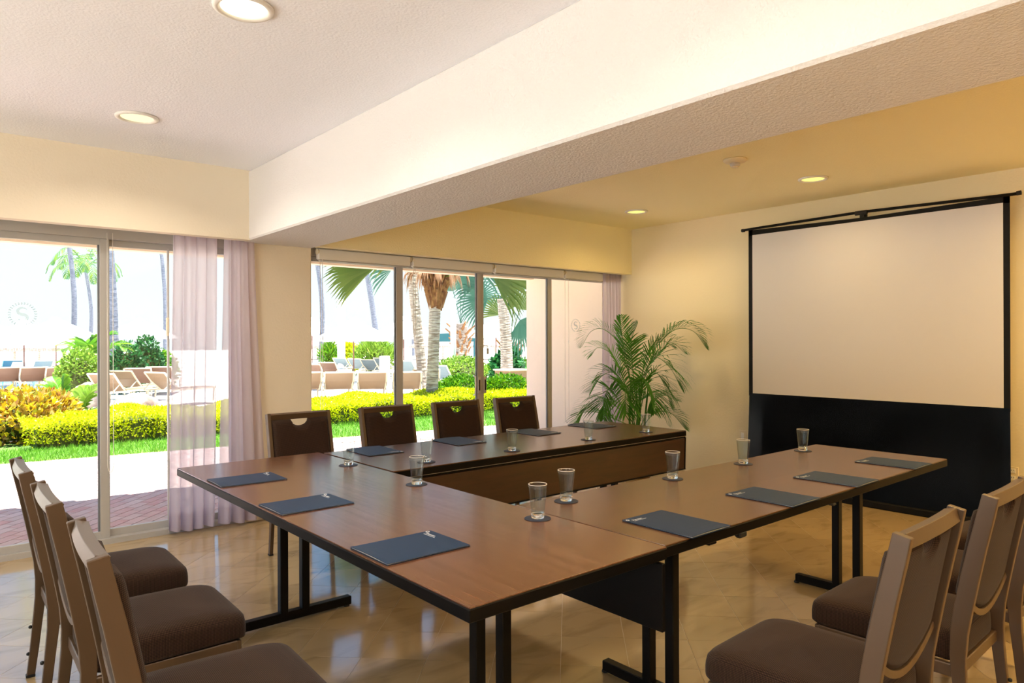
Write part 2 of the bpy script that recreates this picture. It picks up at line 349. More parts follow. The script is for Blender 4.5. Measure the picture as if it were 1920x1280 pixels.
# ------------------------------------------------------------------ room shell
XL, XR, YB, YH, ZC, ZH = -3.2, 6.56, -2.2, 5.50, 2.79, 2.25
YC = 5.68; YW = 5.78
def struct(name, mb, m, parent=None, **k):
    o = mb.build(name, m, parent, **k); o['kind'] = 'structure'; return o
struct('wall_right', MB().box((XR + .1, (YB + 5.96) / 2, ZC / 2), (.2, 5.96 - YB, ZC)), M['plaster_warm_lit'])
struct('column_outside', MB().cbox((XR + .1, (5.97 + 7.42) / 2, ZC / 2), (.2, 7.42 - 5.97, ZC), .01), M['outside_wall'])
struct('wall_rear', MB().box(((XL + XR) / 2, YB - .1, ZC / 2), (XR - XL, .2, ZC)), M['plaster'])
lw_ = MB()                                             # left wall with a wide glazed opening
lw_.box((XL - .1, (YB + 6) / 2, 2.52), (.2, 6 - YB, .54)); lw_.box((XL - .1, -1.85, 1.125), (.2, .7, 2.25)); lw_.box((XL - .1, 5.6, 1.125), (.2, .7, 2.25))
struct('wall_left', lw_, M['plaster'])
struct('ceiling', MB().box(((XL - .2 + 2.2) / 2, (YB + 6) / 2, ZC + .1), (2.2 - XL + .2, 6 - YB + .2, .2)), M['ceiling'])
struct('ceiling_bay', MB().box(((2.2 + XR + .2) / 2, (YB + 6) / 2, ZC + .1), (XR + .2 - 2.2, 6 - YB + .2, .2)), M['ceiling_warm_lit'])
wf = MB()
wf.box(((XL + XR) / 2, 5.88, (2.28 + ZC) / 2), (XR - XL, .16, ZC - 2.28))
struct('wall_front', wf, M['plaster'])
struct('trim_1', MB().box(((XL + 2.0) / 2 - .01, YH + .05, (ZH + ZC) / 2), (2.0 - XL, .10, ZC - ZH)), M['plaster'])
struct('trim_2', MB().box(((2.57 + XR) / 2, YH + .05, (ZH + ZC) / 2), (XR - 2.57, .10, ZC - ZH)), M['ceiling_warm_lit'])
struct('column', MB().cbox(((2.0 + 2.575) / 2, (YC + 6.0) / 2, ZC / 2), (.575, 6.0 - YC, ZC), .008), M['plaster'])
bm_ = MB(); bm_.cbox(((1.98 + 2.575) / 2, (YB + YC) / 2, (ZH + ZC) / 2 + .001), (.595, YC - YB, ZC - ZH), .012)
beam = struct('ceiling_beam', bm_, M['plaster_rough'])

# floor: slab + diagonal travertine tiles
fl = struct('floor', MB().box(((XL + XR) / 2, (YB + 5.97) / 2, -.0459), (XR - XL, 5.97 - YB, .09)), M['grout'])
def clip(poly, x0, x1, y0, y1, extra=()):
    planes = [(1, 0, -x0), (-1, 0, x1), (0, 1, -y0), (0, -1, y1)] + list(extra)
    for a, b, c in planes:
        out = []
        for i in range(len(poly)):
            p, q = poly[i], poly[(i + 1) % len(poly)]; dp, dq = a * p[0] + b * p[1] + c, a * q[0] + b * q[1] + c
            if dp >= 0: out.append(p)
            if (dp >= 0) != (dq >= 0):
                t = dp / (dp - dq); out.append((p[0] + (q[0] - p[0]) * t, p[1] + (q[1] - p[1]) * t))
        poly = out
        if len(poly) < 3: return []
    return poly
def inview(x, y, m=60):
    d = Vector((x, y, 0)); dep = d.dot(FW)
    if dep < .3: return False
    px = 960 + F * d.dot(RT) / dep; py = 640 + F * H / dep
    return -m < px < 1920 + m and py < 1280 + m
def paving(parent, name, L, Wd, gap, z0, z1, org, x0, x1, y0, y1, m1, m2, stagger, extra=(), limit=290, hide=None):
    c, s = math.cos(R(45)), math.sin(R(45)); base = None; cand = []; rest = MB()
    n = int(14 / Wd)
    for j in range(-n, n):
        for i in range(-int(14 / L), int(14 / L)):
            u = i * L + (L / 2 if (j % 2 and stagger) else 0); v = j * Wd; g = gap / 2
            P = [(u + g, v + g), (u + L - g, v + g), (u + L - g, v + Wd - g), (u + g, v + Wd - g)]
            P = [(org[0] + a * c - b * s, org[1] + a * s + b * c) for a, b in P]
            Q = clip(P, x0, x1, y0, y1, extra)
            if len(Q) < 3: continue
            cx = sum(p[0] for p in Q) / len(Q); cy = sum(p[1] for p in Q) / len(Q)
            ar = abs(sum(Q[k][0] * Q[(k + 1) % len(Q)][1] - Q[(k + 1) % len(Q)][0] * Q[k][1] for k in range(len(Q)))) / 2
            full = len(Q) == 4 and ar > L * Wd * .9
            d = math.hypot(cx, cy)
            vis = inview(cx, cy) and ar > .15 * L * Wd and not (hide and hide(cx, cy))
            cand.append((0 if vis else 1, d, full, Q, cx, cy))
    cand.sort(key=lambda t: t[:2]); me = None
    for k, (nv, d, full, Q, cx, cy) in enumerate(cand):
        if k < limit and not nv:
            if full:
                if me is None:
                    q = [(a - cx, b - cy) for a, b in Q]; me = MB().prism(q, z0, z1).mesh(name); me.materials.append(m1)
                o = bpy.data.objects.new(name, me); o.location = (cx, cy, random.uniform(-.0002, .0002)); link(o, parent)
            else:
                MB().prism(Q, z0, z1).build(name, m1, parent)
        else: rest.prism(Q, z0, z1)
    o = rest.build(name, m2, parent); o['kind'] = 'stuff'
org = at(1356, F * H / (1118.5 - 640))
# tiles hidden under nothing: every one in view counts, nearest first
paving(fl, 'tile', .305, .305, .0022, -.0095, 0, (org.x, org.y), XL, XR, YB, 5.80, M['tile'], M['tile_isl'], False)

# outside ground
g_ = struct('ground', MB().box((20, 76, -.13), (260, 140, .1)).box((-60, 0, -.13), (113, 12.2, .1)), M['sand'])
pat = struct('patio', MB().prism([(-3.4, 5.97), (14, 5.97), (14, 8.95), (-3.4, 11.1)], -.12, -.032), M['paver_joint'])
edge = (-.1345, -1, 10.63)
paving(pat, 'paver', .205, .105, .009, -.05, -.02, (1.5, 6.2), -3.4, 10.5, 5.98, 11.2, M['paver'], M['paver_isl'], True, extra=[edge])
ft = struct('terrace', MB().prism([(-3.4, 11.1), (14, 8.95), (14, 12.9), (-14, 12.9), (-14, 11.1)], -.09, -.03), M['soil'])
# roof overhang with eave beam and clay tiles
struct('roof', MB().box((2, 6.70, 2.56), (14, 1.50, .10)).box((2, 7.33, 2.45), (14, .14, .28)), M['outside_wall'])
eave = struct('trim_3', MB().box((2, 7.38, 2.62), (14, .10, .03)), M['terracotta'])
tm = MB()
for k in range(9):
    a0 = PI * k / 8; tm.v += [(.11 * math.cos(a0), -.22, .085 * math.sin(a0)), (.11 * math.cos(a0), .13 - .0 * k, .085 * math.sin(a0)), (.095 * math.cos(a0), -.22, .07 * math.sin(a0)), (.095 * math.cos(a0), .13, .07 * math.sin(a0))]
for k in range(8):
    a = 4 * k; b = a + 4; tm.f += [(a, a + 1, b + 1, b), (a + 2, b + 2, b + 3, a + 3), (a + 1, a + 3, b + 3, b + 1), (a, b, b + 2, a + 2)]
tme = tm.mesh('roof_tile', True); tme.materials.append(M['terracotta'])
for i in range(26):
    o = bpy.data.objects.new('roof_tile', tme); o.location = (-3.2 + i * .44, 7.38 + random.uniform(-.015, .015), 2.63); o.rotation_euler = (0, 0, random.uniform(-.05, .05)); link(o, eave)
for k, (px, py) in enumerate([(253, 466), (652, 493), (992, 521)]):
    t = (2.50 - H) / (-(py - 640) / F); p = at(px, t)
    e = empty('soffit_lamp', (p.x, min(p.y, 7.0), 2.51)); tag(e, ['small round lamp under the eave outside the left sliding door', 'small round lamp under the eave outside the pane beside the pillar', 'small round lamp under the eave beside the outside fin wall'][k], 'lamp', 'soffit lamps outside')
    MB().lathe([(.075, 0), (.075, -.02), (.05, -.045)], 16).build('housing', M['white'], e, smooth=False)
    MB().lathe([(.045, -.045), (.03, -.06), (.005, -.064)], 16).build('lens', M['glass'], e, smooth=True)

# ------------------------------------------------------------------ windows
def window(name, x0, x1, stiles, panes, tracks):
    w = struct(name, MB().box(((x0 + x1) / 2, YW + .02, .012), (x1 - x0, .13, .055)).box(((x0 + x1) / 2, YW + .02, 2.235), (x1 - x0, .13, .07)), M['alu'])
    for (xc, wd, y) in stiles:
        MB().cbox((xc, y, 1.12), (wd, .035, 2.17), .004).build('stile', M['alu'], w)
        MB().box((xc - wd / 2 - .006, y, 1.12), (.012, .02, 2.08)).build('gasket', M['alu_dark'], w)
    for (a, b, y) in panes:
        MB().cbox(((a + b) / 2, y, .065), (b - a, .03, .055), .003).build('rail', M['alu'], w)
        MB().cbox(((a + b) / 2, y, 2.182), (b - a, .03, .055), .003).build('rail', M['alu'], w)
        MB().box(((a + b) / 2, y, 1.125), (b - a, .006, 2.08)).build('pane', M['pane'], w)
    return w
w1 = window('window_1', XL, 2.0, [(1.035, .062, YW), (-.22, .06, YW + .04), (-1.5, .06, YW), (XL + .03, .06, YW + .04), (1.97, .06, YW + .04)],
            [(-.22, 1.035, YW), (1.035, 1.97, YW + .04), (-1.5, -.22, YW + .04), (XL, -1.5, YW)], 0)
w2 = window('window_2', 2.575, XR, [(2.60, .05, YW + .04), (3.495, .075, YW), (4.45, .055, YW), (4.51, .055, YW + .04), (5.455, .06, YW), (XR - .03, .06, YW + .04)],
            [(2.60, 3.495, YW), (3.495, 4.45, YW), (4.51, 5.455, YW + .04), (5.455, XR - .03, YW)], 0)
for x in (4.44, 4.515):   # lock plates and pull on the meeting stiles
    lk = MB().cbox((x, YW - .024, 1.0), (.034, .008, .17), .002).build('lock_plate', M['gap'], w2)
    MB().box((x, YW - .030, 1.0), (.012, .006, .11)).build('slot', M['rubber'], lk)
MB().tube([(4.37, YW - .02, 1.10), (4.36, YW - .06, 1.09), (4.36, YW - .065, 1.0), (4.36, YW - .06, .91), (4.37, YW - .02, .90)], .008, 8).build('handle', M['white'], w2, smooth=True)
MB().cbox((1.452, YW - .03, 1.57), (.018, .03, .14), .004).build('pull_handle', M['cream'], w1)
MB().box((1.472, YW + .035, 1.12), (.014, .02, 2.1)).build('screen_stile', M['gap'], w1)
hk = MB().tube([(4.43, YW - .03, 1.30), (4.43, YW - .035, 1.41), (4.54, YW - .035, 1.41), (4.54, YW - .03, 1.33)], .004, 6); hk.box((4.545, YW - .035, 1.35), (.022, .012, .06))
hk.build('security_latch', M['gap'], w2)
# unseen side window, added in the left wall to brighten the bay
w3 = struct('unseen_window', MB().box((XL - .08, 1.87, .03), (.1, 6.7, .06)).box((XL - .08, 1.87, 2.22), (.1, 6.7, .06)), M['alu'])
for k in range(6): MB().box((XL - .08, -1.47 + k * 1.345, 1.12), (.05, .06, 2.2)).build('stile', M['alu'], w3)
for k in range(5): MB().box((XL - .08, -.79 + k * 1.345, 1.12), (.006, 1.28, 2.16)).build('pane', M['pane'], w3)
# etched emblems: an S in a ring of leaves
def emblem(x, y, z, r, label):
    e = empty('etched_emblem', (x, y, z)); tag(e, label, 'emblem', 'etched emblems on the glass')
    m = MB()
    for k in range(28):
        if k == 21: continue
        a = 2 * PI * k / 28; c = Vector((math.cos(a) * r, 0, math.sin(a) * r)); t = Vector((-math.sin(a), 0, math.cos(a))); n = Vector((math.cos(a), 0, math.sin(a)))
        for sgn in (1, -1):
            d = (t * .8 + n * sgn * .7).normalized(); q = Vector((d.z, 0, -d.x)); L_ = r * .17
            P = [c, c + d * L_ * .5 + q * L_ * .28, c + d * L_, c + d * L_ * .5 - q * L_ * .28]
            m.add(P + [p + Vector((0, .001, 0)) for p in P], [(0, 1, 2, 3), (7, 6, 5, 4)])
    m.build('wreath', M['etch'], e)['kind'] = 'stuff'
    pts = []; N = 24
    for i in range(N + 1):                        # S curve
        u = i / N
        if u < .5: a = R(30) + u * 2 * R(240); c = (0, .27)
        else: a = R(90) - (u - .5) * 2 * R(240); c = (0, -.27)
        pts.append(Vector(((c[0] + .33 * math.cos(a)) * r * 1.1, 0, (c[1] + .27 * math.sin(a)) * r * 1.1)))
    m = MB(); V = []
    for i, p in enumerate(pts):
        t = (pts[min(i + 1, N)] - pts[max(i - 1, 0)]).normalized(); n = Vector((t.z, 0, -t.x)); w_ = r * (.04 + .09 * math.sin(PI * i / N))
        V += [p + n * w_, p - n * w_]
    m.add(V, [(2 * i, 2 * i + 1, 2 * i + 3, 2 * i + 2) for i in range(N)]); m.build('letter', M['etch'], e)
emblem(.548, YW - .006, 1.645, .075, 'frosted S in a leaf wreath etched on the left sliding glass')
emblem(5.88, YW - .006, 1.635, .070, 'frosted S in a leaf wreath etched on the pane near the palm plant')

# roller blinds of the right window, rails and cords
bx = [2.62, 3.57, 4.57, 5.60, 6.50]
bl_lab = ['rolled-up white blind cassette next to the pillar', 'rolled-up white blind cassette above the palm tree trunk view', 'rolled-up white blind cassette above the double-stile door lock', 'rolled-up white blind cassette nearest the corner curtain']
for k in range(4):
    a, b = bx[k] + .012, bx[k + 1] - .012
    e = empty('roller_blind', ((a + b) / 2, 5.69, 2.21)); tag(e, bl_lab[k], 'blind', 'rolled-up blinds over the right window')
    MB().cbox((0, 0, .0), (b - a, .05, .095), .008).build('cassette', M['white'], e)
    MB().cbox((0, -.005, -.052), (b - a - .02, .03, .014), .004).build('bottom_rail', M['alu'], e)
    for s_ in (-1, 1): MB().tube([(s_ * (b - a) / 2 - .004, 0, .02), (s_ * (b - a) / 2 + .010, 0, .02)], .028, 12).build('end_cap', M['cream'], e, smooth=False)
def cord(x, y, zt, zb, w, label, name='blind_cord'):
    e = empty(name, (x, y, zb)); tag(e, label, 'cord', 'blind cords')
    pts = [(-w / 2, 0, zt - zb), (-w / 2 * 1.1, 0, .10)] + [(w / 2 * math.sin(a) * 1.15, 0, .07 - .07 * math.cos(a)) for a in [R(-75 + 15 * i) for i in range(11)]] + [(w / 2 * 1.1, 0, .10), (w / 2, 0, zt - zb)]
    MB().tube(pts, .0022, 6).build('cord_loop', M['white'], e, smooth=True)
    MB().tube([(w / 2, 0, (zt - zb) * .55), (w / 2, 0, (zt - zb) * .55 + .03)], .005, 8).build('cord_joiner', M['white'], e)
cord(1.06, 5.71, 2.24, .52, .035, 'thin white blind cord hanging in front of the left door post')
cord(5.62, 5.66, 2.17, .53, .055, 'white blind cord loop hanging beside the rightmost pane post')
cord(2.66, 5.67, 2.17, .62, .022, 'thin white blind cord hanging against the pillar edge')
cord(3.60, 5.67, 2.17, 1.50, .02, 'short white blind cord hanging right of the first pane post')

# ------------------------------------------------------------------ curtains
def curtain(label, top, bot, y, zt, zb, folds, amp, seed, group='sheer curtains'):
    rr = random.Random(seed); nx, nz = folds * 10, 40; V = []; ph = [rr.uniform(-.8, .8) for _ in range(folds + 2)]; am = [rr.uniform(.6, 1.3) for _ in range(folds + 2)]
    for j in range(nz + 1):
        v = j / nz; z = zt + (zb - zt) * v; sw = v ** 1.3
        a = top[0] + (bot[0] - top[0]) * sw; b = top[1] + (bot[1] - top[1]) * sw
        for i in range(nx + 1):
            u = i / nx; k = int(u * folds); fr = u * folds - k
            A = am[k] * (1 - fr) + am[k + 1] * fr; P = ph[k] * (1 - fr) + ph[k + 1] * fr
            w = math.sin(2 * PI * u * folds + P + .5 * math.sin(3 * v + k)); w2 = math.sin(2 * PI * u * folds * 2.3 + 2 * P) * .25 * (1 - .6 * v)
            x = a + (b - a) * u + .25 * amp * math.cos(2 * PI * u * folds + P); V.append((x, y + amp * A * (.45 + .75 * v) * (w + w2) , z + .008 * math.sin(9 * u) * v))
    m = MB(); m.add(V, [(j * (nx + 1) + i, j * (nx + 1) + i + 1, (j + 1) * (nx + 1) + i + 1, (j + 1) * (nx + 1) + i) for j in range(nz) for i in range(nx)])
    e = empty('sheer_curtain', ((bot[0] + bot[1]) / 2, y, 0)); tag(e, label, 'curtain', group)
    o = m.build('drape', M['sheer'], e, smooth=True); o.location = (-e.location.x, -y, 0)
    hm = MB()                                     # doubled hem
    n0 = len(V) - (nx + 1); hem = [V[n0 + i] for i in range(nx + 1)]; up = [V[n0 - 4 * (nx + 1) + i] for i in range(nx + 1)]
    up = [Vector(h).lerp(Vector(u_), .6) for h, u_ in zip(hem, up)]
    hm.add([(p[0], p[1] - .002, p[2]) for p in hem] + [(p[0], p[1] - .002, p[2]) for p in up], [(i, i + 1, nx + 2 + i, nx + 1 + i) for i in range(nx)])
    h = hm.build('hem', M['sheer'], e, smooth=True); h.location = (-e.location.x, -y, 0)
curtain('wide white sheer curtain gathered over the right end of the left sliding door', (1.46, 1.78), (1.42, 1.75), 5.665, 2.27, .03, 4, .045, 3)
curtain('narrower white sheer curtain flaring at the hem in front of the pale pillar', (1.83, 2.06), (1.78, 2.16), 5.64, 2.27, .03, 4, .036, 6)
curtain('white sheer curtain in the corner behind the potted palm', (6.22, 6.53), (6.24, 6.53), 5.655, 2.27, .03, 6, .035, 8)

# ------------------------------------------------------------------ ceiling fixtures
OUT = {2: 'above and right of the viewer', 3: 'behind the viewer beside the beam', 4: 'nearest the left end of the window wall', 5: 'second from the windows in the outer left row', 6: 'third from the windows in the outer left row', 7: 'in the rear left corner',
       10: 'over the right end of the screen', 11: 'in the rear right corner', 12: 'over the right row of chairs', 13: 'behind the right row of chairs'}
lamp_lab = {0: 'round recessed ceiling lamp glowing above the left sliding door', 1: 'largest round recessed ceiling lamp at the top of the picture',
            8: 'round recessed ceiling lamp nearest the window corner beyond the beam', 9: 'round recessed ceiling lamp above the projection screen'}
M['lens_l'] = emis('lamp glow white', (1.0, .90, .62), 3.2); M['lens_r'] = emis('lamp glow yellow', (1.0, .80, .18), 1.15); M['lens_m'] = emis('lamp glow warm', (1.0, .86, .42), 1.15)
for i, (x, y, wt, c) in enumerate(LAMPS):
    e = empty('recessed_lamp', (x, y, ZC)); tag(e, lamp_lab.get(i, 'recessed ceiling lamp outside the picture, ' + OUT.get(i, '')), 'lamp', 'recessed ceiling lamps')
    MB().lathe([(.118, -.001), (.116, -.010), (.100, -.014), (.088, -.006), (.086, -.0005), (.100, -.0005)], 40, closed=True).build('trim_ring', M['white'], e, smooth=True)
    MB().lathe([(.087, -.0045), (.06, -.007), (.02, -.008), (.001, -.008)], 32).build('lens', M['lens_r'] if x > 3 else (M['lens_m'] if i == 0 else M['lens_l']), e, smooth=True)
    ld = bpy.data.lights.new('lamp_light', 'AREA'); ld.shape = 'DISK'; ld.size = .17; ld.energy = wt; ld.color = c; ld.spread = R(150); ld.specular_factor = .3
    lo = bpy.data.objects.new('lamp_light', ld); lo.location = (0, 0, -.025); link(lo, e)
e = empty('smoke_detector', (4.62, 2.885, ZC)); tag(e, 'round cream smoke detector on the ceiling beside the beam', 'smoke detector')
MB().lathe([(.085, 0), (.085, -.010), (.070, -.022), (.045, -.028)], 32).build('base', M['cream'], e, smooth=True)
MB().lathe([(.036, -.026), (.038, -.040), (.030, -.052)], 24).build('sensor_chamber', M['gap'], e)
MB().lathe([(.030, -.052), (.020, -.060), (.004, -.062)], 24).build('sensor_cap', M['cream'], e, smooth=True)
def outlet(y, z, label, k):
    e = empty('wall_outlet', (XR, y, z)); tag(e, label, 'outlet', 'wall outlets')
    MB().cbox((-.004, 0, 0), (.008, .075, .118), .003).build('cover_plate', M['cream'], e)
    if k:
        for s_ in (-1, 1):
            q = MB().cbox((-.0095, 0, s_ * .028), (.004, .036, .036), .002).build('socket', M['white'], e)
            MB().box((-.0118, -.007, s_ * .028 + .004), (.001, .003, .010)).box((-.0118, .007, s_ * .028 + .004), (.001, .003, .010)).build('slots', M['rubber'], q)
    else: MB().cbox((-.0095, 0, 0), (.004, .034, .067), .002).build('insert', M['white'], e)
outlet(1.655, .395, 'cream double wall socket at the foot of the wall right of the screen', 1)
outlet(4.015, .46, 'small cream cover plate low on the wall left of the screen', 0)

# ------------------------------------------------------------------ projection screen
SX = 6.38
e = empty('projection_screen', (SX, 2.73, 0)); tag(e, 'large white projection screen with black border and black skirt reaching the floor', 'screen')
y0, y1 = 1.625 - 2.73, 3.83 - 2.73
MB().cbox((0, 0, (.92 + 2.505) / 2), (.006, 2.125, 1.585), .001).build('projection_surface', M['screen'], e)
# black surround: two sides, top and the band under the picture
for s_, a, b in ((1, 1.0625, 1.105), (-1, 1.0625, 1.105)):
    MB().box((.002, s_ * (a + b) / 2, 1.73), (.008, b - a, 1.66)).build('border', M['screen_black'], e)
MB().add([(-.002, y0, 2.498), (-.002, y1, 2.502), (-.002, y1, 2.556), (-.002, 0, 2.535), (-.002, y0, 2.552), (.006, y0, 2.498), (.006, y1, 2.502), (.006, y1, 2.556), (.006, 0, 2.535), (.006, y0, 2.552)],
         [(0, 1, 2, 3, 4), (9, 8, 7, 6, 5), (1, 0, 5, 6), (2, 1, 6, 7), (3, 2, 7, 8), (4, 3, 8, 9), (0, 4, 9, 5)]).build('top_border', M['screen_black'], e)
m = MB(); N = 60; K = 14                            # glossy skirt, slightly billowed, out to the floor case
for j in range(K + 1):
    z = .925 - (.925 - .03) * j / K
    for i in range(N + 1):
        u = i / N; y = y0 - .02 * (j / K) + (y1 - y0 + .03 * j / K) * u
        m.v.append((-.004 - .020 * math.sin(PI * j / K) * (math.exp(-((u - .93) / .06) ** 2) + math.exp(-((u - .02) / .04) ** 2)) - .06 * (j / K) ** 2 + .003 * math.sin(14 * u) * j / K, y, z))
m.f = [(j * (N + 1) + i, (j + 1) * (N + 1) + i, (j + 1) * (N + 1) + i + 1, j * (N + 1) + i + 1) for j in range(K) for i in range(N)]
m.build('skirt', M['drape'], e, smooth=True)
MB().cbox((-.05, -.0, .03), (.09, 2.24, .06), .008).build('floor_case', M['screen_black'], e)
m = MB().tube([(.0, -1.165, 2.560), (0, -1.0, 2.562), (0, 0, 2.585), (0, 1.0, 2.570), (0, 1.17, 2.566)], .0125, 10); m.build('top_bar', M['screen_black'], e, smooth=True)
for s_ in (-1, 1): MB().tube([(0, s_ * 1.15, 2.563), (0, s_ * 1.18, 2.565)], .017, 10).build('end_cap', M['rubber'], e)
MB().tube([(-.004, -.05, 2.578), (-.004, .05, 2.578)], .02, 10).box((.01, 0, 2.56), (.02, .03, .05)).build('hook', M['rubber'], e)
MB().cbox((.05, 0, 1.29), (.04, .05, 2.56), .004).build('support_pole', M['black'], e)

# ------------------------------------------------------------------ tables
def table(x0, x1, y0, y1, label, wood_m, along, legs, panel, ztop=.75, th=.042):
    cx, cy = (x0 + x1) / 2, (y0 + y1) / 2
    e = empty('conference_table', (cx, cy, 0)); tag(e, label, 'table', 'conference tables set in a U')
    L, Wd = x1 - x0, y1 - y0
    MB().cbox((0, 0, ztop - .003), (L - .004, Wd - .004, .006), .0015).build('tabletop', wood_m, e)
    MB().cbox((0, 0, ztop - .006 - (th - .006) / 2), (L, Wd, th - .004), .003).build('edge_band', M['black_edge'], e)
    MB().box((0, 0, ztop - th - .004), (L - .16, Wd - .16, .012)).build('underside', M['black_edge'], e)
    for (lx, ly, ax) in legs:      # ax: direction of the foot bar
        lx -= cx; ly -= cy; d = Vector((1, 0, 0)) if ax == 'x' else Vector((0, 1, 0)); n = Vector((d.y, d.x, 0))
        ft_ = MB().cbox((lx, ly, .035), (.64 if ax == 'x' else .042, .042 if ax == 'x' else .60, .045), .003).build('foot_bar', M['black'], e)
        for s_ in (-1, 1):
            p = Vector((lx, ly, 0)) + d * s_ * .30
            MB().lathe([(.014, .0), (.016, .004), (.012, .014)], 10, c=(p.x, p.y, 0)).build('glide', M['rubber'], ft_)
            q = Vector((lx, ly, 0)) + d * s_ * .058
            MB().cbox((q.x, q.y, .38), (.042, .042, .66), .003).build('leg', M['black'], e)
        MB().cbox((lx, ly, .692), (.50 if ax == 'x' else .05, .05 if ax == 'x' else .50, .03), .003).build('top_bracket', M['black'], e)
        for s_ in (-1, 1):
            q = Vector((lx, ly, .66)) + d * s_ * .085; a = d * s_ * .045
            P = [q - n * .012 + Vector((0, 0, .035)), q - n * .012 + a + Vector((0, 0, .035)), q - n * .012 - d * s_ * .01 - Vector((0, 0, .03)), q + n * .012 + Vector((0, 0, .035)), q + n * .012 + a + Vector((0, 0, .035)), q + n * .012 - d * s_ * .01 - Vector((0, 0, .03))]
            MB().add(P, [(0, 1, 2), (5, 4, 3), (0, 3, 4, 1), (1, 4, 5, 2), (2, 5, 3, 0)]).build('gusset', M['black'], e)
    if panel:
        axis, pos, a, b, zb, zt, pm, tilt = panel
        if axis == 'x':   # panel runs along x at y=pos
            rot = Matrix.Rotation(tilt, 3, 'X'); MB().cbox(((a + b) / 2 - cx, pos - cy, (zb + zt) / 2), (b - a, .018, zt - zb), .002, rot).build('modesty_panel', pm, e)
            MB().cbox(((a + b) / 2 - cx, pos - cy - .003, zb - .003), (b - a, .022, .008), .001).build('panel_trim', M['black_edge'], e)
            MB().cbox((b - cx - .004, pos - cy - .002, (zb + zt) / 2), (.012, .023, zt - zb + .01), .001, rot).build('panel_trim', M['black_edge'], e)
            MB().box(((a + b) / 2 - cx, y0 - cy + .02, ztop - th - .004), (b - a, .012, .005)).build('metal_strip', M['gap'], e)
            MB().box(((a + b) / 2 - cx, y0 - cy + .028, ztop - th - .012), (b - a, .012, .014)).build('hinge_rail', M['black_edge'], e)
        else:
            rot = Matrix.Rotation(tilt, 3, 'Y'); MB().cbox((pos - cx, (a + b) / 2 - cy, (zb + zt) / 2), (.018, b - a, zt - zb), .002, rot).build('modesty_panel', pm, e)
    return e
t1 = table(1.106, 1.948, 1.480, 4.20, 'walnut conference table parallel to the left row of chairs, closing the U', M['wood_y'], 'y', [(1.497, 3.53, 'x'), (1.527, 1.92, 'x')], ('y', 1.915, 1.47, 3.30, .47, .70, M['black_edge'], 0))
t2 = table(1.952, 4.63, 1.492, 2.285, 'walnut conference table reaching towards the projection screen, its near side by brown chairs', M['wood_x'], 'x', [(2.30, 1.785, 'y'), (4.02, 1.805, 'y')], None, .7495)
t3 = table(1.965, 4.60, 3.31, 4.165, 'walnut conference table nearest the windows with a brown panel below', M['wood_x'], 'x', [(2.35, 3.735, 'y'), (4.17, 3.735, 'y')], ('x', 3.345, 2.0, 4.62, .445, .685, M['wood_panel'], R(1.5)), .749)
tag(MB().cbox((2.44, 1.505, .70), (.05, .03, .026), .006).build('table_clip', M['rubber'], t2), 'small black lock clip under the edge')
for yy in (1.505,):
    MB().cbox((3.2, yy, .70), (.03, .03, .012), .004).build('table_clip', M['rubber'], t2)

for o in [c for c in t2.children if c.name.startswith('table_clip')]:
    o.location = (-t2.location.x, -t2.location.y, 0)

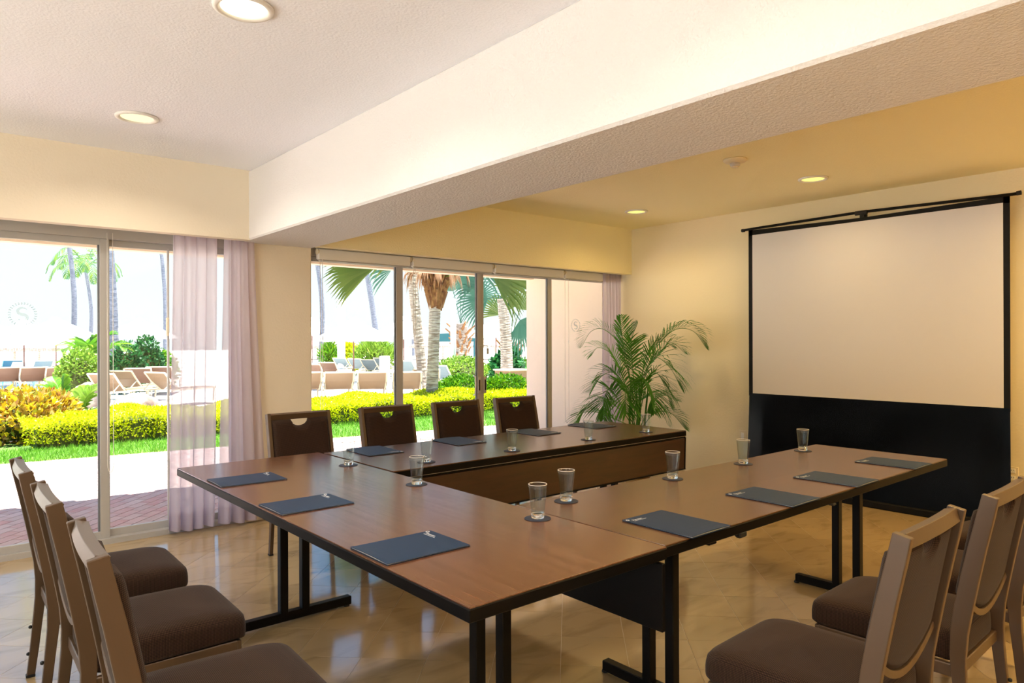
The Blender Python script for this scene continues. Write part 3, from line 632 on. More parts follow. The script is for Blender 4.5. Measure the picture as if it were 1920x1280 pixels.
# ------------------------------------------------------------------ chairs
def arcz(x, hw, z_mid, z_end): return z_mid + (z_end - z_mid) * (x / hw) ** 2
def make_chair():
    e = empty('banquet_chair'); met = M['chair_metal']; fab = M['fabric']
    prof = [(-.262, 0), (-.248, .12), (-.236, .24), (-.226, .34), (-.222, .42), (-.226, .50), (-.238, .58), (-.256, .68), (-.278, .79), (-.300, .89), (-.314, .957)]
    dep = [.030, .033, .036, .040, .046, .050, .052, .052, .050, .048, .046]
    for s_ in (-1, 1):
        xs = [s_ * (.222 - .004 * i / 10) for i in range(11)]
        lg = MB().sweep([(xs[i], y, z) for i, (y, z) in enumerate(prof)], .024, dep, (1, 0, 0)).build('rear_leg', met, e, bevel=.003)
        MB().cbox((s_ * .222, -.262, .006), (.028, .034, .012), .002).build('foot_cap', M['rubber'], lg)
        for zz, yy in ((.10, -.270), (.215, -.262)): MB().lathe([(.001, -.008), (.007, -.004), (.007, .004), (.001, .008)], 8, c=(s_ * .222, yy, zz)).build('bumper', M['rubber'], lg, smooth=True)
        fl_ = MB().sweep([(s_ * .205, .252, .0), (s_ * .205, .242, .20), (s_ * .205, .235, .385)], .026, [.024, .030, .034], (1, 0, 0)).build('front_leg', met, e, bevel=.003)
        MB().cbox((s_ * .205, .252, .006), (.030, .028, .012), .002).build('foot_cap', M['rubber'], fl_)
        MB().cbox((s_ * .212, .008, .368), (.022, .46, .042), .003).build('side_rail', met, e)
    N = 16; hw = .206
    MB().sweep([(-hw + 2 * hw * i / N, -.305 - .006 * (1 - (2 * i / N - 1) ** 2), .935) for i in range(N + 1)], .034, .040, (0, 1, -.25)).build('top_rail', met, e, bevel=.002)
    MB().sweep([(-hw + 2 * hw * i / N, -.222 - .012 * (1 - (2 * i / N - 1) ** 2) - .018 * (arcz(-hw + 2 * hw * i / N, hw, .525, .60) - .525) / .07, arcz(-hw + 2 * hw * i / N, hw, .525, .60)) for i in range(N + 1)], .030, .022, (0, 1, 0)).build('lower_rail', met, e, bevel=.002)
    MB().cbox((0, .237, .368), (.40, .022, .042), .003).build('front_rail', met, e)
    MB().cbox((0, -.214, .368), (.42, .022, .042), .003).build('back_rail', met, e)
    # padded back with a handhold notch under the top rail
    cols = [-.205, -.200, -.18, -.15, -.11, -.075, -.0641, -.064, -.058, -.045, -.03, -.015, 0, .015, .03, .045, .058, .064, .0641, .075, .11, .15, .18, .200, .205]
    rows = 16; Vf = []; Vb = []
    for x in cols:
        zt = .915 if abs(x) > .064 else .915 - math.sqrt(max(0, .064 ** 2 - x * x)) * .74 - .002
        zb = arcz(x, hw, .537, .612)
        for j in range(rows + 1):
            v = j / rows; z = zb + (zt - zb) * v
            yb = -.226 - .082 * ((z - .50) / .45) ** 1.08 if z > .5 else -.226
            ex = min(1, (0.205 - abs(x)) / .03); ez = min(1, min(z - zb, zt - z) / .03); b = (max(0, 1 - (1 - ex) ** 2) * max(0, 1 - (1 - ez) ** 2)) ** .5
            cv = -.008 * (1 - (x / .205) ** 2)
            Vf.append((x, yb + cv + .006 + .040 * b, z)); Vb.append((x, yb + cv - .002 - .008 * b, z))
    n = rows + 1; nc = len(cols); V = Vf + Vb; o_ = len(Vf); f = []
    for i in range(nc - 1):
        for j in range(rows):
            a = i * n + j; f.append((a, a + 1, a + n + 1, a + n)); f.append((o_ + a, o_ + a + n, o_ + a + n + 1, o_ + a + 1))
        f.append((i * n + rows, o_ + i * n + rows, o_ + (i + 1) * n + rows, (i + 1) * n + rows)); f.append((i * n, (i + 1) * n, o_ + (i + 1) * n, o_ + i * n))
    for j in range(rows): f.append((j, o_ + j, o_ + j + 1, j + 1)); a = (nc - 1) * n + j; f.append((a, a + 1, o_ + a + 1, o_ + a))
    MB().add(V, f).build('backrest', fab, e, smooth=True)
    # seat cushion
    V = []; nr = 40; prof2 = [(.92, .392), (.995, .394), (1.0, .405), (1.0, .425), (.995, .450), (.98, .468), (.94, .480), (.86, .488), (.66, .493), (.35, .496), (.01, .497)]
    for k, (s_, z) in enumerate(prof2):
        for i in range(nr):
            a = 2 * PI * i / nr; c, s2 = math.cos(a), math.sin(a); pw = .22
            x = math.copysign(abs(c) ** pw, c) * .226 * s_; y = math.copysign(abs(s2) ** pw, s2) * .250 * s_
            if abs(x) > .2 and y < -.19: x *= .94
            drop = .012 * max(0, (y - .12) / .13) if k > 3 else 0
            wv = .0025 * math.sin(6 * a) if k in (0, 1) else 0
            V.append((x, y + .032, z - drop + wv))
    f = [tuple(range(nr - 1, -1, -1)), tuple(range((len(prof2) - 1) * nr, len(prof2) * nr))]
    for k in range(len(prof2) - 1):
        for i in range(nr): j = (i + 1) % nr; f.append((k * nr + i, k * nr + j, (k + 1) * nr + j, (k + 1) * nr + i))
    MB().add(V, f).build('seat', fab, e, smooth=True)
    return e
chair = make_chair()
places = []   # x, y, rot, label, group
gl = 'chairs along the left table'; gr = 'chairs along the table by the screen'; gw = 'chairs with their backs to the windows'
places += [(.632, 3.46, -PI / 2 + R(-1), 'brown upholstered banquet chair of the left row, farthest from the viewer, nearest the sliding door', gl),
           (.636, 2.765, -PI / 2 + R(-1), 'brown upholstered banquet chair in the middle of the left row', gl),
           (.640, 2.05, -PI / 2 + R(-3), 'brown upholstered banquet chair of the left row, nearest to the viewer', gl)]
places += [(2.11, 1.035, R(2), 'brown upholstered banquet chair nearest the viewer in the right row, its back turned', gr),
           (2.795, 1.03, R(1.5), 'second brown banquet chair of the right row, behind the nearest one', gr),
           (3.46, 1.04, R(1), 'third brown banquet chair of the right row, cut by the picture edge', gr),
           (4.15, 1.045, 0, 'last brown banquet chair of the right row, its seat peeping out before the black skirt', gr)]
places += [(2.055, 4.445, PI, 'dark brown banquet chair in front of the pale pillar', gw),
           (2.765, 4.445, PI + R(1), 'dark brown banquet chair before the first pane, second from the pillar', gw),
           (3.412, 4.445, PI + R(-1), 'dark brown banquet chair just left of the sliding door lock, third from the pillar', gw),
           (4.06, 4.445, PI, 'dark brown banquet chair right of the sliding door lock, farthest from the pillar', gw)]
for i, (x, y, rz, lab, grp) in enumerate(places):
    c = chair if i == 0 else copy_tree(chair)
    c.location = (x, y, 0); c.rotation_euler = (0, 0, rz); tag(c, lab, 'chair', grp)

# ------------------------------------------------------------------ folders, glasses, coasters
def text_mesh(body, size):
    cu = bpy.data.curves.new('lettering', 'FONT'); cu.body = body; cu.size = size; cu.extrude = .0001; cu.align_x = 'LEFT'
    tmp = bpy.data.objects.new('lettering', cu); COL.objects.link(tmp); dg = bpy.context.evaluated_depsgraph_get(); me = bpy.data.meshes.new_from_object(tmp.evaluated_get(dg)); bpy.data.objects.remove(tmp); me.materials.clear(); me.materials.append(M['print']); return me
ME_T = text_mesh('Sheraton', .0155)
def make_folder():                                  # spine side along local +x; long side is y, front edge at -y
    e = empty('folder'); w, l = .245, .325
    def sheet(dz, th, lift, inset=0):
        m = MB(); N = 10; a = w / 2 - inset
        for j in range(N + 1):
            y = -l / 2 + inset + (l - 2 * inset) * j / N
            for i in range(7):
                x = -a + 2 * a * i / 6; u = (j / N); z = dz + lift * math.exp(-u * 7) * (0.3 + .7 * math.sin(PI * i / 6)) 
                m.v.append((x, y, z))
        n0 = len(m.v); m.v += [(x, y, z - th) for x, y, z in m.v]
        for j in range(N):
            for i in range(6):
                a_ = j * 7 + i; m.f += [(a_, a_ + 1, a_ + 8, a_ + 7), (n0 + a_, n0 + a_ + 7, n0 + a_ + 8, n0 + a_ + 1)]
        for i in range(6): m.f += [(i, n0 + i, n0 + i + 1, i + 1), (N * 7 + i, N * 7 + i + 1, n0 + N * 7 + i + 1, n0 + N * 7 + i)]
        for j in range(N): m.f += [(j * 7, j * 7 + 7, n0 + j * 7 + 7, n0 + j * 7), (j * 7 + 6, n0 + j * 7 + 6, n0 + j * 7 + 13, j * 7 + 13)]
        return m
    sheet(.0012, .0010, 0).build('back_cover', M['folder'], e, smooth=False)
    sheet(.0030, .0014, .001, .004).build('papers', M['paper'], e)
    sheet(.0048, .0010, .005).build('front_cover', M['folder'], e, smooth=False)
    lt = bpy.data.objects.new('lettering', ME_T); link(lt, e); lt.location = (-.100, .125, .0052)
    m = MB().box((-.065, .118, .00515), (.070, .0016, .0003)); m.lathe([(.0075, .0050), (.0075, .0053), (.0045, .0053), (.0045, .0050)], 16, c=(-.112, .143, 0), closed=True); m.build('emblem', M['print'], e)
    return e
fold = make_folder()
FP = []
for k, (y, r_, lb) in enumerate([(3.595, -1.5, 'dark blue paper folder at the window end of the left table'), (2.880, 1, 'dark blue paper folder midway along the left table edge'), (2.045, 0, 'dark blue paper folder nearest the viewer on the left table')]): FP.append((1.280, y, -PI / 2 + R(r_), lb, 'folders on the left table', 1))
for k, (x, r_, lb) in enumerate([(2.212, 0, 'dark grey-blue folder nearest the viewer on the table by the right chairs'), (2.920, 0, 'second grey-blue folder along the table by the right chairs'), (3.530, 1, 'third grey-blue folder along the table by the right chairs'), (4.235, 1, 'grey-blue folder at the screen end of the table by the right chairs')]): FP.append((x, 1.642, R(r_), lb, 'folders on the table by the screen', 1))
for k, (x, r_, lb) in enumerate([(2.235, -1, 'dark folder on the window table in front of the pillar chair gap'), (2.900, 0, 'second dark folder on the window table, between two glasses'), (3.620, 2, 'third dark folder on the window table, in front of the last chair'), (4.255, 1, 'dark folder on the window table beside the potted palm')]): FP.append((x, 3.995, PI + R(r_), lb, 'folders on the window table', 1))
for i, (x, y, rz, lab, grp, _) in enumerate(FP):
    c = fold if i == 0 else copy_tree(fold); c.location = (x, y, .7505); c.rotation_euler = (0, 0, rz); tag(c, lab, 'folder', grp)

GLS = [(1.868, 3.642, 'on the left table near the window-side corner'), (2.262, 3.440, 'at the left end of the window table'), (1.868, 2.928, 'midway along the inner edge of the left table'),
       (2.904, 3.425, 'before the third window chair'), (3.641, 3.454, 'on the window table beside the last two folders'), (4.278, 3.450, 'on the window table before the palm'),
       (1.869, 2.049, 'nearest the viewer on the table corner'), (2.167, 2.190, 'just behind the nearest glass'), (2.926, 2.190, 'third from the viewer on the inner edge'),
       (3.580, 2.190, 'in front of the wall between palm and screen'), (4.285, 2.200, 'in front of the black screen skirt')]
ME_G = MB().lathe([(.0266, .0212), (.0285, .040), (.0325, .080), (.0362, .117), (.0372, .1325), (.0358, .132), (.0345, .117), (.0305, .080), (.0262, .040), (.0245, .0212)], 40, closed=True).mesh('body', True); ME_G.materials.append(M['thin'])
ME_B = MB().lathe([(.0235, .0), (.0255, .002), (.0266, .021), (.0235, .0195), (.012, .017)], 40).mesh('thick_base', True); ME_B.materials.append(M['glass'])
M['rim'] = mat('glinting rim', (.92, .86, .78), .1, spec=.8)  # opaque pale ring, the bright glints of the rim put into its colour
ME_R = MB().lathe([(.0372, .1322), (.0377, .1334), (.0370, .1345), (.0358, .1342), (.0356, .1330)], 40, closed=True).mesh('rim', True); ME_R.materials.append(M['rim'])
ME_C = MB().lathe([(.0515, 0), (.0525, .0008), (.0525, .0017), (.0515, .0024)], 40).mesh('coaster', False); ME_C.materials.append(M['coaster'])
for i, (x, y, w_) in enumerate(GLS):
    c = bpy.data.objects.new('coaster', ME_C); c.location = (x, y, .7502); link(c); tag(c, 'dark blue coaster under the glass ' + w_, 'coaster', 'coasters')
    g = empty('drinking_glass', (x + .002, y + .001, .7528), random.uniform(0, 6)); tag(g, 'clear empty tumbler ' + w_, 'glass', 'clear tumblers')
    link(bpy.data.objects.new('body', ME_G), g); link(bpy.data.objects.new('thick_base', ME_B), g); link(bpy.data.objects.new('rim', ME_R), g)

# ------------------------------------------------------------------ potted palm
def smooth_pts(P, n):
    P = [Vector(p) for p in P]; Q = [P[0] * 2 - P[1]] + P + [P[-1] * 2 - P[-2]]; out = []
    for s_ in range(len(P) - 1):
        a, b, c, d = Q[s_:s_ + 4]
        for k in range(n):
            t = k / n; out.append(.5 * ((2 * b) + (c - a) * t + (2 * a - 5 * b + 4 * c - d) * t * t + (3 * b - a - 3 * c + d) * t ** 3))
    return out + [P[-1]]
def frond(pts, n, leaf_len, width, start=.2, lift=.25, droop=.35, ang=50, rad=.006, seed=0, plane=None):
    """rachis tube plus paired narrow leaflets"""
    rr = random.Random(seed); C = smooth_pts(pts, 8); m = MB(); L = len(C)
    m.tube(C, [rad * (1 - .8 * i / (L - 1)) for i in range(L)], 5)
    for k in range(n):
        u = start + (1 - start) * (k + .5) / n; x = u * (L - 1); i = min(int(x), L - 2); p = C[i].lerp(C[i + 1], x - i); t = (C[i + 1] - C[i]).normalized()
        sd_ = t.cross(Vector(plane) if plane is not None else UP)
        if sd_.length < .15: sd_ = t.cross(Vector((1, .3, 0)))
        sd_.normalize(); nn = sd_.cross(t).normalized()
        ll = leaf_len * (math.sin(PI * min(1, (u - start) / (1 - start) * .86 + .14)) ** .6) * rr.uniform(.88, 1.08)
        for s_ in (-1, 1):
            a = R(ang + rr.uniform(-7, 7)) * (1 - .45 * u); d = (sd_ * s_ * math.sin(a) + t * math.cos(a) + nn * lift).normalized(); wv = t.cross(d).cross(d); 
            wd = d.cross(nn + sd_ * s_ * .3).normalized() * width / 2
            p1 = p + d * ll * .4 + Vector((0, 0, -droop * ll * .10)); p2 = p + d * ll * .75 + Vector((0, 0, -droop * ll * .34)); p3 = p + d * ll * .97 + Vector((0, 0, -droop * ll * .72))
            m.add([p - wd * .4, p + wd * .4, p1 + wd, p1 - wd, p2 + wd * .75, p2 - wd * .75, p3], [(0, 1, 2, 3), (3, 2, 4, 5), (5, 4, 6)])
    return m
PX = at(1195, 7.50); 
pe = empty('potted_palm', (PX.x, PX.y, 0)); tag(pe, 'tall green areca palm in the corner left of the projection screen', 'plant')
off = -Vector((PX.x, PX.y, 0))
def P(px, py, d=7.5): v = at(px, d, py); return v + off
po = MB().lathe([(.13, 0), (.17, .10), (.19, .30), (.20, .33), (.185, .33), (.17, .29), (.001, .28)], 28).build('pot', mat('brown pot', (.16, .09, .05), .5), pe, smooth=True)
MB().lathe([(.17, .27), (.12, .30), (.001, .305)], 20).build('soil', mat('potting soil', (.03, .02, .012), .9), pe)
for k, (dx, dy) in enumerate([(0, 0), (.05, .03), (-.05, .04), (.02, -.06), (-.04, -.04)]):
    a = at(1190 + 6 * k, 7.5 + dy, 650 + 14 * k) + off
    MB().tube(smooth_pts([(dx, dy, .28), (dx * 1.4, dy * 1.3, .62), (dx * 1.5 + a.x * .5, dy * 1.3 + a.y * .5, 1.0)], 5), [.014 - .0006 * q for q in range(11)], 7).build('stem', M['frond'], pe, smooth=True)
FR = [  # rachis control points (px, py, depth), leaflets, length, width, droop, material
    ([(1196, 790, 7.5), (1178, 700, 7.4), (1160, 645, 7.4), (1132, 618, 7.4), (1108, 622, 7.4), (1091, 650, 7.4)], 30, .27, .020, .55, 'frond'),
    ([(1200, 790, 7.5), (1204, 700, 7.4), (1232, 650, 7.3), (1266, 619, 7.3), (1300, 622, 7.3), (1325, 655, 7.3)], 40, .30, .020, .75, 'frond'),
    ([(1198, 780, 7.5), (1206, 705, 7.6), (1236, 664, 7.7), (1262, 646, 7.7), (1285, 664, 7.7)], 28, .26, .018, .6, 'frond'),
    ([(1190, 780, 7.5), (1178, 690, 7.6), (1168, 640, 7.7), (1163, 592, 7.7)], 22, .26, .016, .35, 'frond'),
    ([(1194, 780, 7.5), (1186, 690, 7.5), (1184, 640, 7.5), (1196, 606, 7.5)], 26, .26, .018, .6, 'frond'),
    ([(1198, 800, 7.5), (1205, 720, 7.3), (1226, 672, 7.2), (1256, 690, 7.1), (1277, 730, 7.1)], 30, .34, .020, .95, 'frond'),
    ([(1190, 800, 7.5), (1176, 735, 7.3), (1152, 700, 7.2), (1128, 706, 7.15), (1108, 735, 7.1)], 30, .28, .022, .75, 'frond'),
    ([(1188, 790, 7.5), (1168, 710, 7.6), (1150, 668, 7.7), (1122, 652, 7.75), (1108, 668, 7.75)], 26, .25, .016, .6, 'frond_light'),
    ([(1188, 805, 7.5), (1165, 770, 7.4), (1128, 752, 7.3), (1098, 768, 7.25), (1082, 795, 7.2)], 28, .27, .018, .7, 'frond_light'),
    ([(1186, 810, 7.45), (1184, 755, 7.2), (1176, 724, 7.0), (1172, 740, 6.85), (1174, 775, 6.8)], 26, .34, .026, .6, 'frond'),
    ([(1200, 805, 7.5), (1228, 775, 7.3), (1258, 776, 7.25), (1285, 806, 7.2)], 26, .24, .016, .6, 'frond'),
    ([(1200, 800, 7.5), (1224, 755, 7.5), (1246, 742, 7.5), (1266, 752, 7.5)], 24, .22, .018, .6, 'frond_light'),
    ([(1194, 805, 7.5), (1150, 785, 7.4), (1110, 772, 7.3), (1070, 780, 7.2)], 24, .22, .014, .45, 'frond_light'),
    ([(1194, 800, 7.5), (1210, 730, 7.4), (1228, 700, 7.35), (1245, 722, 7.3), (1258, 765, 7.3)], 28, .30, .020, .9, 'frond'),
    ([(1192, 800, 7.5), (1200, 745, 7.2), (1208, 715, 7.1), (1222, 735, 7.0), (1226, 775, 7.0)], 26, .30, .022, .8, 'frond'),
    ([(1190, 800, 7.5), (1160, 752, 7.3), (1142, 730, 7.2), (1132, 752, 7.1), (1130, 785, 7.1)], 26, .30, .022, .7, 'frond'),
    ([(1196, 800, 7.5), (1206, 690, 7.5), (1222, 655, 7.45), (1243, 640, 7.4), (1262, 652, 7.4)], 26, .26, .018, .55, 'frond'),
    ([(1196, 800, 7.5), (1196, 760, 7.6), (1214, 742, 7.7), (1240, 760, 7.75), (1250, 795, 7.75)], 26, .28, .022, .7, 'frond'),
]
for k, (pts, n, ll, wd, dr, mt) in enumerate(FR):
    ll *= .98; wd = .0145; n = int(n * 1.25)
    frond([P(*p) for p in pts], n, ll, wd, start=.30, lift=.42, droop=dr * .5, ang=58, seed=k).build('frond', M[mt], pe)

# ------------------------------------------------------------------ garden
def leaves(n, sampler, size, mode='blade', asp=.55, seed=0, updir=.4):
    g = np.random.default_rng(seed); P0, N0 = sampler(n, g)
    d = g.normal(size=(n, 3)); d[:, 2] += updir; d += N0 * .9; d /= np.linalg.norm(d, axis=1)[:, None]
    s_ = np.cross(d, g.normal(size=(n, 3))); s_ /= np.linalg.norm(s_, axis=1)[:, None]
    L = size * g.uniform(.6, 1.25, n)[:, None]; w = L * asp / 2
    nrm = np.cross(d, s_)
    V = np.stack([P0, P0 + d * L * .5 + s_ * w - nrm * w * .3, P0 + d * L, P0 + d * L * .5 - s_ * w - nrm * w * .3], 1).reshape(-1, 3)
    Fq = np.arange(n * 4).reshape(-1, 4); return V, Fq
def box_sampler(fy0, fy1, x0, x1, h, z0=0, lump=.08):
    def f(n, g):
        x = g.uniform(x0, x1, n); side = g.uniform(0, 1, n); dep = (fy1(x) - fy0(x)); hh = h * (1 + .10 * np.sin(x * 3.1) + .06 * np.sin(x * 7.7 + 1))
        pt = dep.mean() / (dep.mean() + h); top = side < pt
        v = g.uniform(0, 1, n); y = np.where(top, fy0(x) + dep * v, fy0(x) + g.uniform(0, .12, n)); z = np.where(top, hh - g.uniform(0, .06, n) - .10 * (np.abs(v - .5) * 2) ** 4, z0 + (hh - z0) * g.uniform(0.05, .98, n) ** .8)
        N = np.stack([np.zeros(n), np.where(top, 0, -1.), np.where(top, 1., .1)], 1)
        return np.stack([x, y + lump * np.sin(x * 5) * .5, z], 1), N
    return f
def blob_sampler(blobs):
    B = np.array(blobs, float); wts = B[:, 3] * B[:, 5] + B[:, 4] * B[:, 5]; wts /= wts.sum()
    def f(n, g):
        k = g.choice(len(B), n, p=wts); d = g.normal(size=(n, 3)); d[:, 2] = np.abs(d[:, 2]) * np.where(g.uniform(0, 1, n) < .75, 1, -1); d /= np.linalg.norm(d, axis=1)[:, None]
        r = g.uniform(.72, 1.02, n)[:, None]; return B[k, :3] + d * B[k, 3:6] * r, d
    return f
def hedge(name, label, cat, sampler, n, size, mt, core=None, asp=.6, seed=0, extra=None, group=None, updir=.4):
    e = empty(name, (0, 0, 0)); tag(e, label, cat, group)
    V, Fq = leaves(n, sampler, size, asp=asp, seed=seed, updir=updir); o = np_mesh('foliage', V, Fq, M[mt], e); o['kind'] = 'stuff'
    if core is not None: core.build('branches', M['hedge_core'], e)
    return e
# lawn blades
gy0 = lambda x: 10.63 - .1345 * x
n = 26000; g = rng; x = g.uniform(-1.2, 11.5, n); y = gy0(x) + g.uniform(-.02, 1.0, n) ** 1 * (11.75 - gy0(x)); hgt = g.uniform(.03, .075, n); a = g.uniform(0, 2 * PI, n)
bx_ = np.cos(a) * .006; by_ = np.sin(a) * .006; lx = g.normal(0, .02, n); ly = g.normal(0, .02, n)
V = np.stack([np.stack([x - bx_, y - by_, np.full(n, -.03)], 1), np.stack([x + bx_, y + by_, np.full(n, -.03)], 1), np.stack([x + lx, y + ly, hgt - .03], 1)], 1).reshape(-1, 3)
o = np_mesh('lawn', V, np.arange(n * 3).reshape(-1, 3), M['grass']); tag(o, 'strip of bright green lawn between the patio and the yellow hedge', 'lawn', kind='stuff')
# low yellow hedge
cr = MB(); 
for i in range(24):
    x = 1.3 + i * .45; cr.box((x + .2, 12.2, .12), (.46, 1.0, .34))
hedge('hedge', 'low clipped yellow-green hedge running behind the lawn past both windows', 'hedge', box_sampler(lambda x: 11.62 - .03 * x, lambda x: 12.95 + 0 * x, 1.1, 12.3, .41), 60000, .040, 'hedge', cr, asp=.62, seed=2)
# croton bush left
c0 = at(35, 10.4)
MBc = MB().lathe([(.25, .0), (.36, .25), (.3, .42), (.05, .5)], 14, c=(c0.x, c0.y + .3, 0))
hedge('croton_bush', 'yellow and orange variegated croton bush at the left end of the hedge', 'bush', blob_sampler([(c0.x + .0, c0.y + .2, .28, .62, .62, .46), (c0.x - .7, c0.y + .5, .30, .6, .6, .48), (c0.x + .42, c0.y + .45, .25, .42, .4, .44)]), 7500, .12, 'croton', MBc, asp=.44, seed=3)
# green shrubs
def shrub(px, depth, py_top, w, label, mt, n, size, seed, group='garden shrubs', zmin=.0, cat='bush', asp=.5, updir=.4):
    p = at(px, depth); h = H - (py_top - 640) / F * depth; rx = w / F * depth / 2
    bl = [(p.x, p.y, h * .5, rx * .8, rx * .8, h * .5), (p.x - rx * .45, p.y + .1, h * .38, rx * .55, rx * .5, h * .42), (p.x + rx * .45, p.y, h * .36, rx * .55, rx * .5, h * .40)]
    core = MB().lathe([(rx * .45, .0), (rx * .55, h * .4), (rx * .3, h * .72), (.02, h * .8)], 10, c=(p.x, p.y, 0))
    return hedge('shrub', label, cat, blob_sampler(bl), n, size, mt, core, asp=asp, seed=seed, group=group, updir=updir)
shrub(150, 17, 648, 84, 'airy light green shrub left of the thick palm trunk', 'leaf_light', 3800, .09, 4)
shrub(238, 21, 640, 70, 'dense dark green shrub just right of the thick palm trunk', 'leaf_dark', 2200, .13, 5)
shrub(275, 22, 625, 60, 'taller dark green shrub left of the sheer curtain', 'leaf_dark', 2000, .12, 6)
shrub(298, 24.5, 655, 66, 'leafy mid-green bush behind the brown loungers', 'leaf', 2200, .16, 7)
shrub(865, 16.5, 703, 110, 'bright green bush between the ringed palm trunk and the door posts', 'leaf', 5200, .085, 8)
shrub(950, 16.0, 702, 110, 'yellow-green bush between the door posts and the outside fin wall', 'leaf', 5200, .08, 9)
shrub(865, 24, 668, 120, 'low clipped hedge block behind the white pole', 'leaf_light', 4500, .10, 10)
shrub(960, 25, 672, 130, 'green hedge behind the clay planter', 'leaf', 3800, .12, 11)
shrub(705, 33, 640, 84, 'spiky yellow-green bush under the big white umbrella', 'leaf_light', 2400, .42, 12, asp=.12, updir=1.2)
shrub(655, 34, 642, 40, 'golden yellow shrub left of the umbrella pole', 'hedge', 1500, .2, 13)
shrub(618, 33, 645, 30, 'small spiky green plant left of the white post', 'leaf', 900, .42, 14, asp=.12, updir=1.2)
shrub(952, 22, 655, 60, 'dark broad-leaved plant at the feet of the two right palms', 'leaf_dark', 1100, .24, 15)
# ferny fronds above the croton
def frond_plant(name, label, base, tips, ll, wd, mt, cat='plant', n=22, group=None):
    e = empty(name, (base.x, base.y, 0)); tag(e, label, cat, group)
    b = Vector((0, 0, base.z))
    if base.z > .15: MB().tube([(0, 0, 0), (0, 0, base.z)], .03, 7).build('stem', M['trunk'], e)
    for k, (tx, ty, tz, lift) in enumerate(tips):
        t = Vector((tx, ty, tz)) - Vector((base.x, base.y, 0)); mid = b.lerp(t, .5) + Vector((0, 0, lift))
        frond([b, mid, t], n, ll, wd, start=.12, lift=.15, droop=.4, ang=60, seed=k, rad=.012).build('frond', M[mt], e)
def tips_px(lst, d): return [(*at(a, d + dd, b), l) for a, b, dd, l in lst]
frond_plant('fern', 'bright green feathery frond plant rising over the croton', at(118, 13.6, 760), tips_px([(80, 718, 0, .12), (98, 704, .3, .1), (120, 700, 0, .05), (105, 735, -.2, .1)], 13.6), .30, .05, 'leaf')
frond_plant('fern', 'lime green broad fern arching towards the left door post', at(140, 12.6, 790), tips_px([(186, 716, 0, .12), (180, 738, .2, .1), (160, 722, .3, .08), (128, 770, -.2, .1), (195, 765, 0, .1)], 12.6), .34, .06, 'leaf_light')
frond_plant('young_palm', 'young palm with arching green fronds beneath the umbrellas', at(176, 19, 690), tips_px([(117, 652, 0, .35), (150, 640, .3, .3), (175, 628, 0, .1), (235, 650, 0, .35), (205, 625, .3, .3), (158, 655, -.4, .4)], 19), .55, .07, 'leaf')
# palms
def palm(label, base, top, r0, r1, mt='trunk', lean=0, rings=True, crown=None, name='palm_tree', group='palms in the garden', boots=None):
    e = empty(name, (base.x, base.y, 0)); tag(e, label, 'palm', group)
    b = Vector((0, 0, -.05)); t = Vector((top.x - base.x, top.y - base.y, top.z)); pts = smooth_pts([b, b.lerp(t, .5) + RT * lean, t], 40)
    rs = []
    for i in range(len(pts)):
        u = i / (len(pts) - 1); k = r0 + (r1 - r0) * u + r0 * .35 * math.exp(-u * 14)
        if rings: k *= 1.02 if i % 2 else .98
        rs.append(k)
    MB().tube(pts, rs, 12).build('trunk', M[mt], e, smooth=not rings)
    if boots:
        z0, z1, rb, cnt = boots; m = MB()
        for k in range(cnt):
            u = k / cnt; a = k * 2.4; z = z0 + (z1 - z0) * u; c = Vector((t.x, t.y, z)); d = Vector((math.cos(a), math.sin(a), 0)); rr = rb * (.55 + .6 * u)
            s_ = d.cross(UP); w = .075
            m.add([c + d * r1 * .8 - s_ * w, c + d * r1 * .8 + s_ * w, c + d * rr + UP * .34 + s_ * w * .35, c + d * rr + UP * .34 - s_ * w * .35, c + d * (r1 * .8 + .05) - UP * .03, c + d * (rr + .03) + UP * .30],
                  [(0, 1, 2, 3), (0, 4, 1), (1, 4, 5, 2), (4, 0, 3, 5), (3, 2, 5)])
        m.build('leaf_bases', M['boot'], e)['kind'] = 'stuff'
    for k, c in enumerate(crown or []):
        c(e, t, k)
    return e
def feather(az, ln, rise, drp, mt='coco', wd=.06, ll=.6, n=20):
    def f(e, t, k):
        d = Vector((math.cos(az), math.sin(az), 0)); frond([t, t + d * ln * .45 + UP * rise, t + d * ln * .85 + UP * (rise * .6 - drp * .35), t + d * ln + UP * (-drp)], n, ll, wd, start=.1, lift=.05, droop=.7, ang=62, seed=k, rad=.03).build('frond', M[mt], e)
    return f
def fan(tipv, rad, spread, mt='fan', nseg=26, nrm=None, pet=.55):
    """fan leaf: petiole from the crown to a hub, segments radiating around the same direction"""
    def f(e, t, k):
        hub = t + (Vector(tipv)) ; d = Vector(tipv).normalized(); N = Vector(nrm) if nrm else -FW; s_ = d.cross(N).normalized(); N = s_.cross(d).normalized()
        m = MB().tube(smooth_pts([t, t.lerp(hub, .5) + UP * .06, hub], 4), .014, 5); rr = random.Random(k)
        for i in range(nseg):
            a = R(-spread / 2 + spread * i / (nseg - 1)); q = (d * math.cos(a) + s_ * math.sin(a)); w = q.cross(N).normalized() * rad * .030; L_ = rad * (1 - .18 * abs(a) / PI) * rr.uniform(.9, 1.03)
            z_ = N * (.02 if i % 2 else -.02)
            p1 = hub + q * L_ * .5 + z_; p2 = hub + q * L_ * .8 - UP * L_ * .05 + z_; p3 = hub + q * L_ - UP * L_ * .18
            m.add([hub, p1 - w, p1 + w, p2 + w * .8, p2 - w * .8, p3], [(0, 2, 1), (1, 2, 3, 4), (4, 3, 5)])
        m.build('fan_leaf', M[mt], e)
    return f
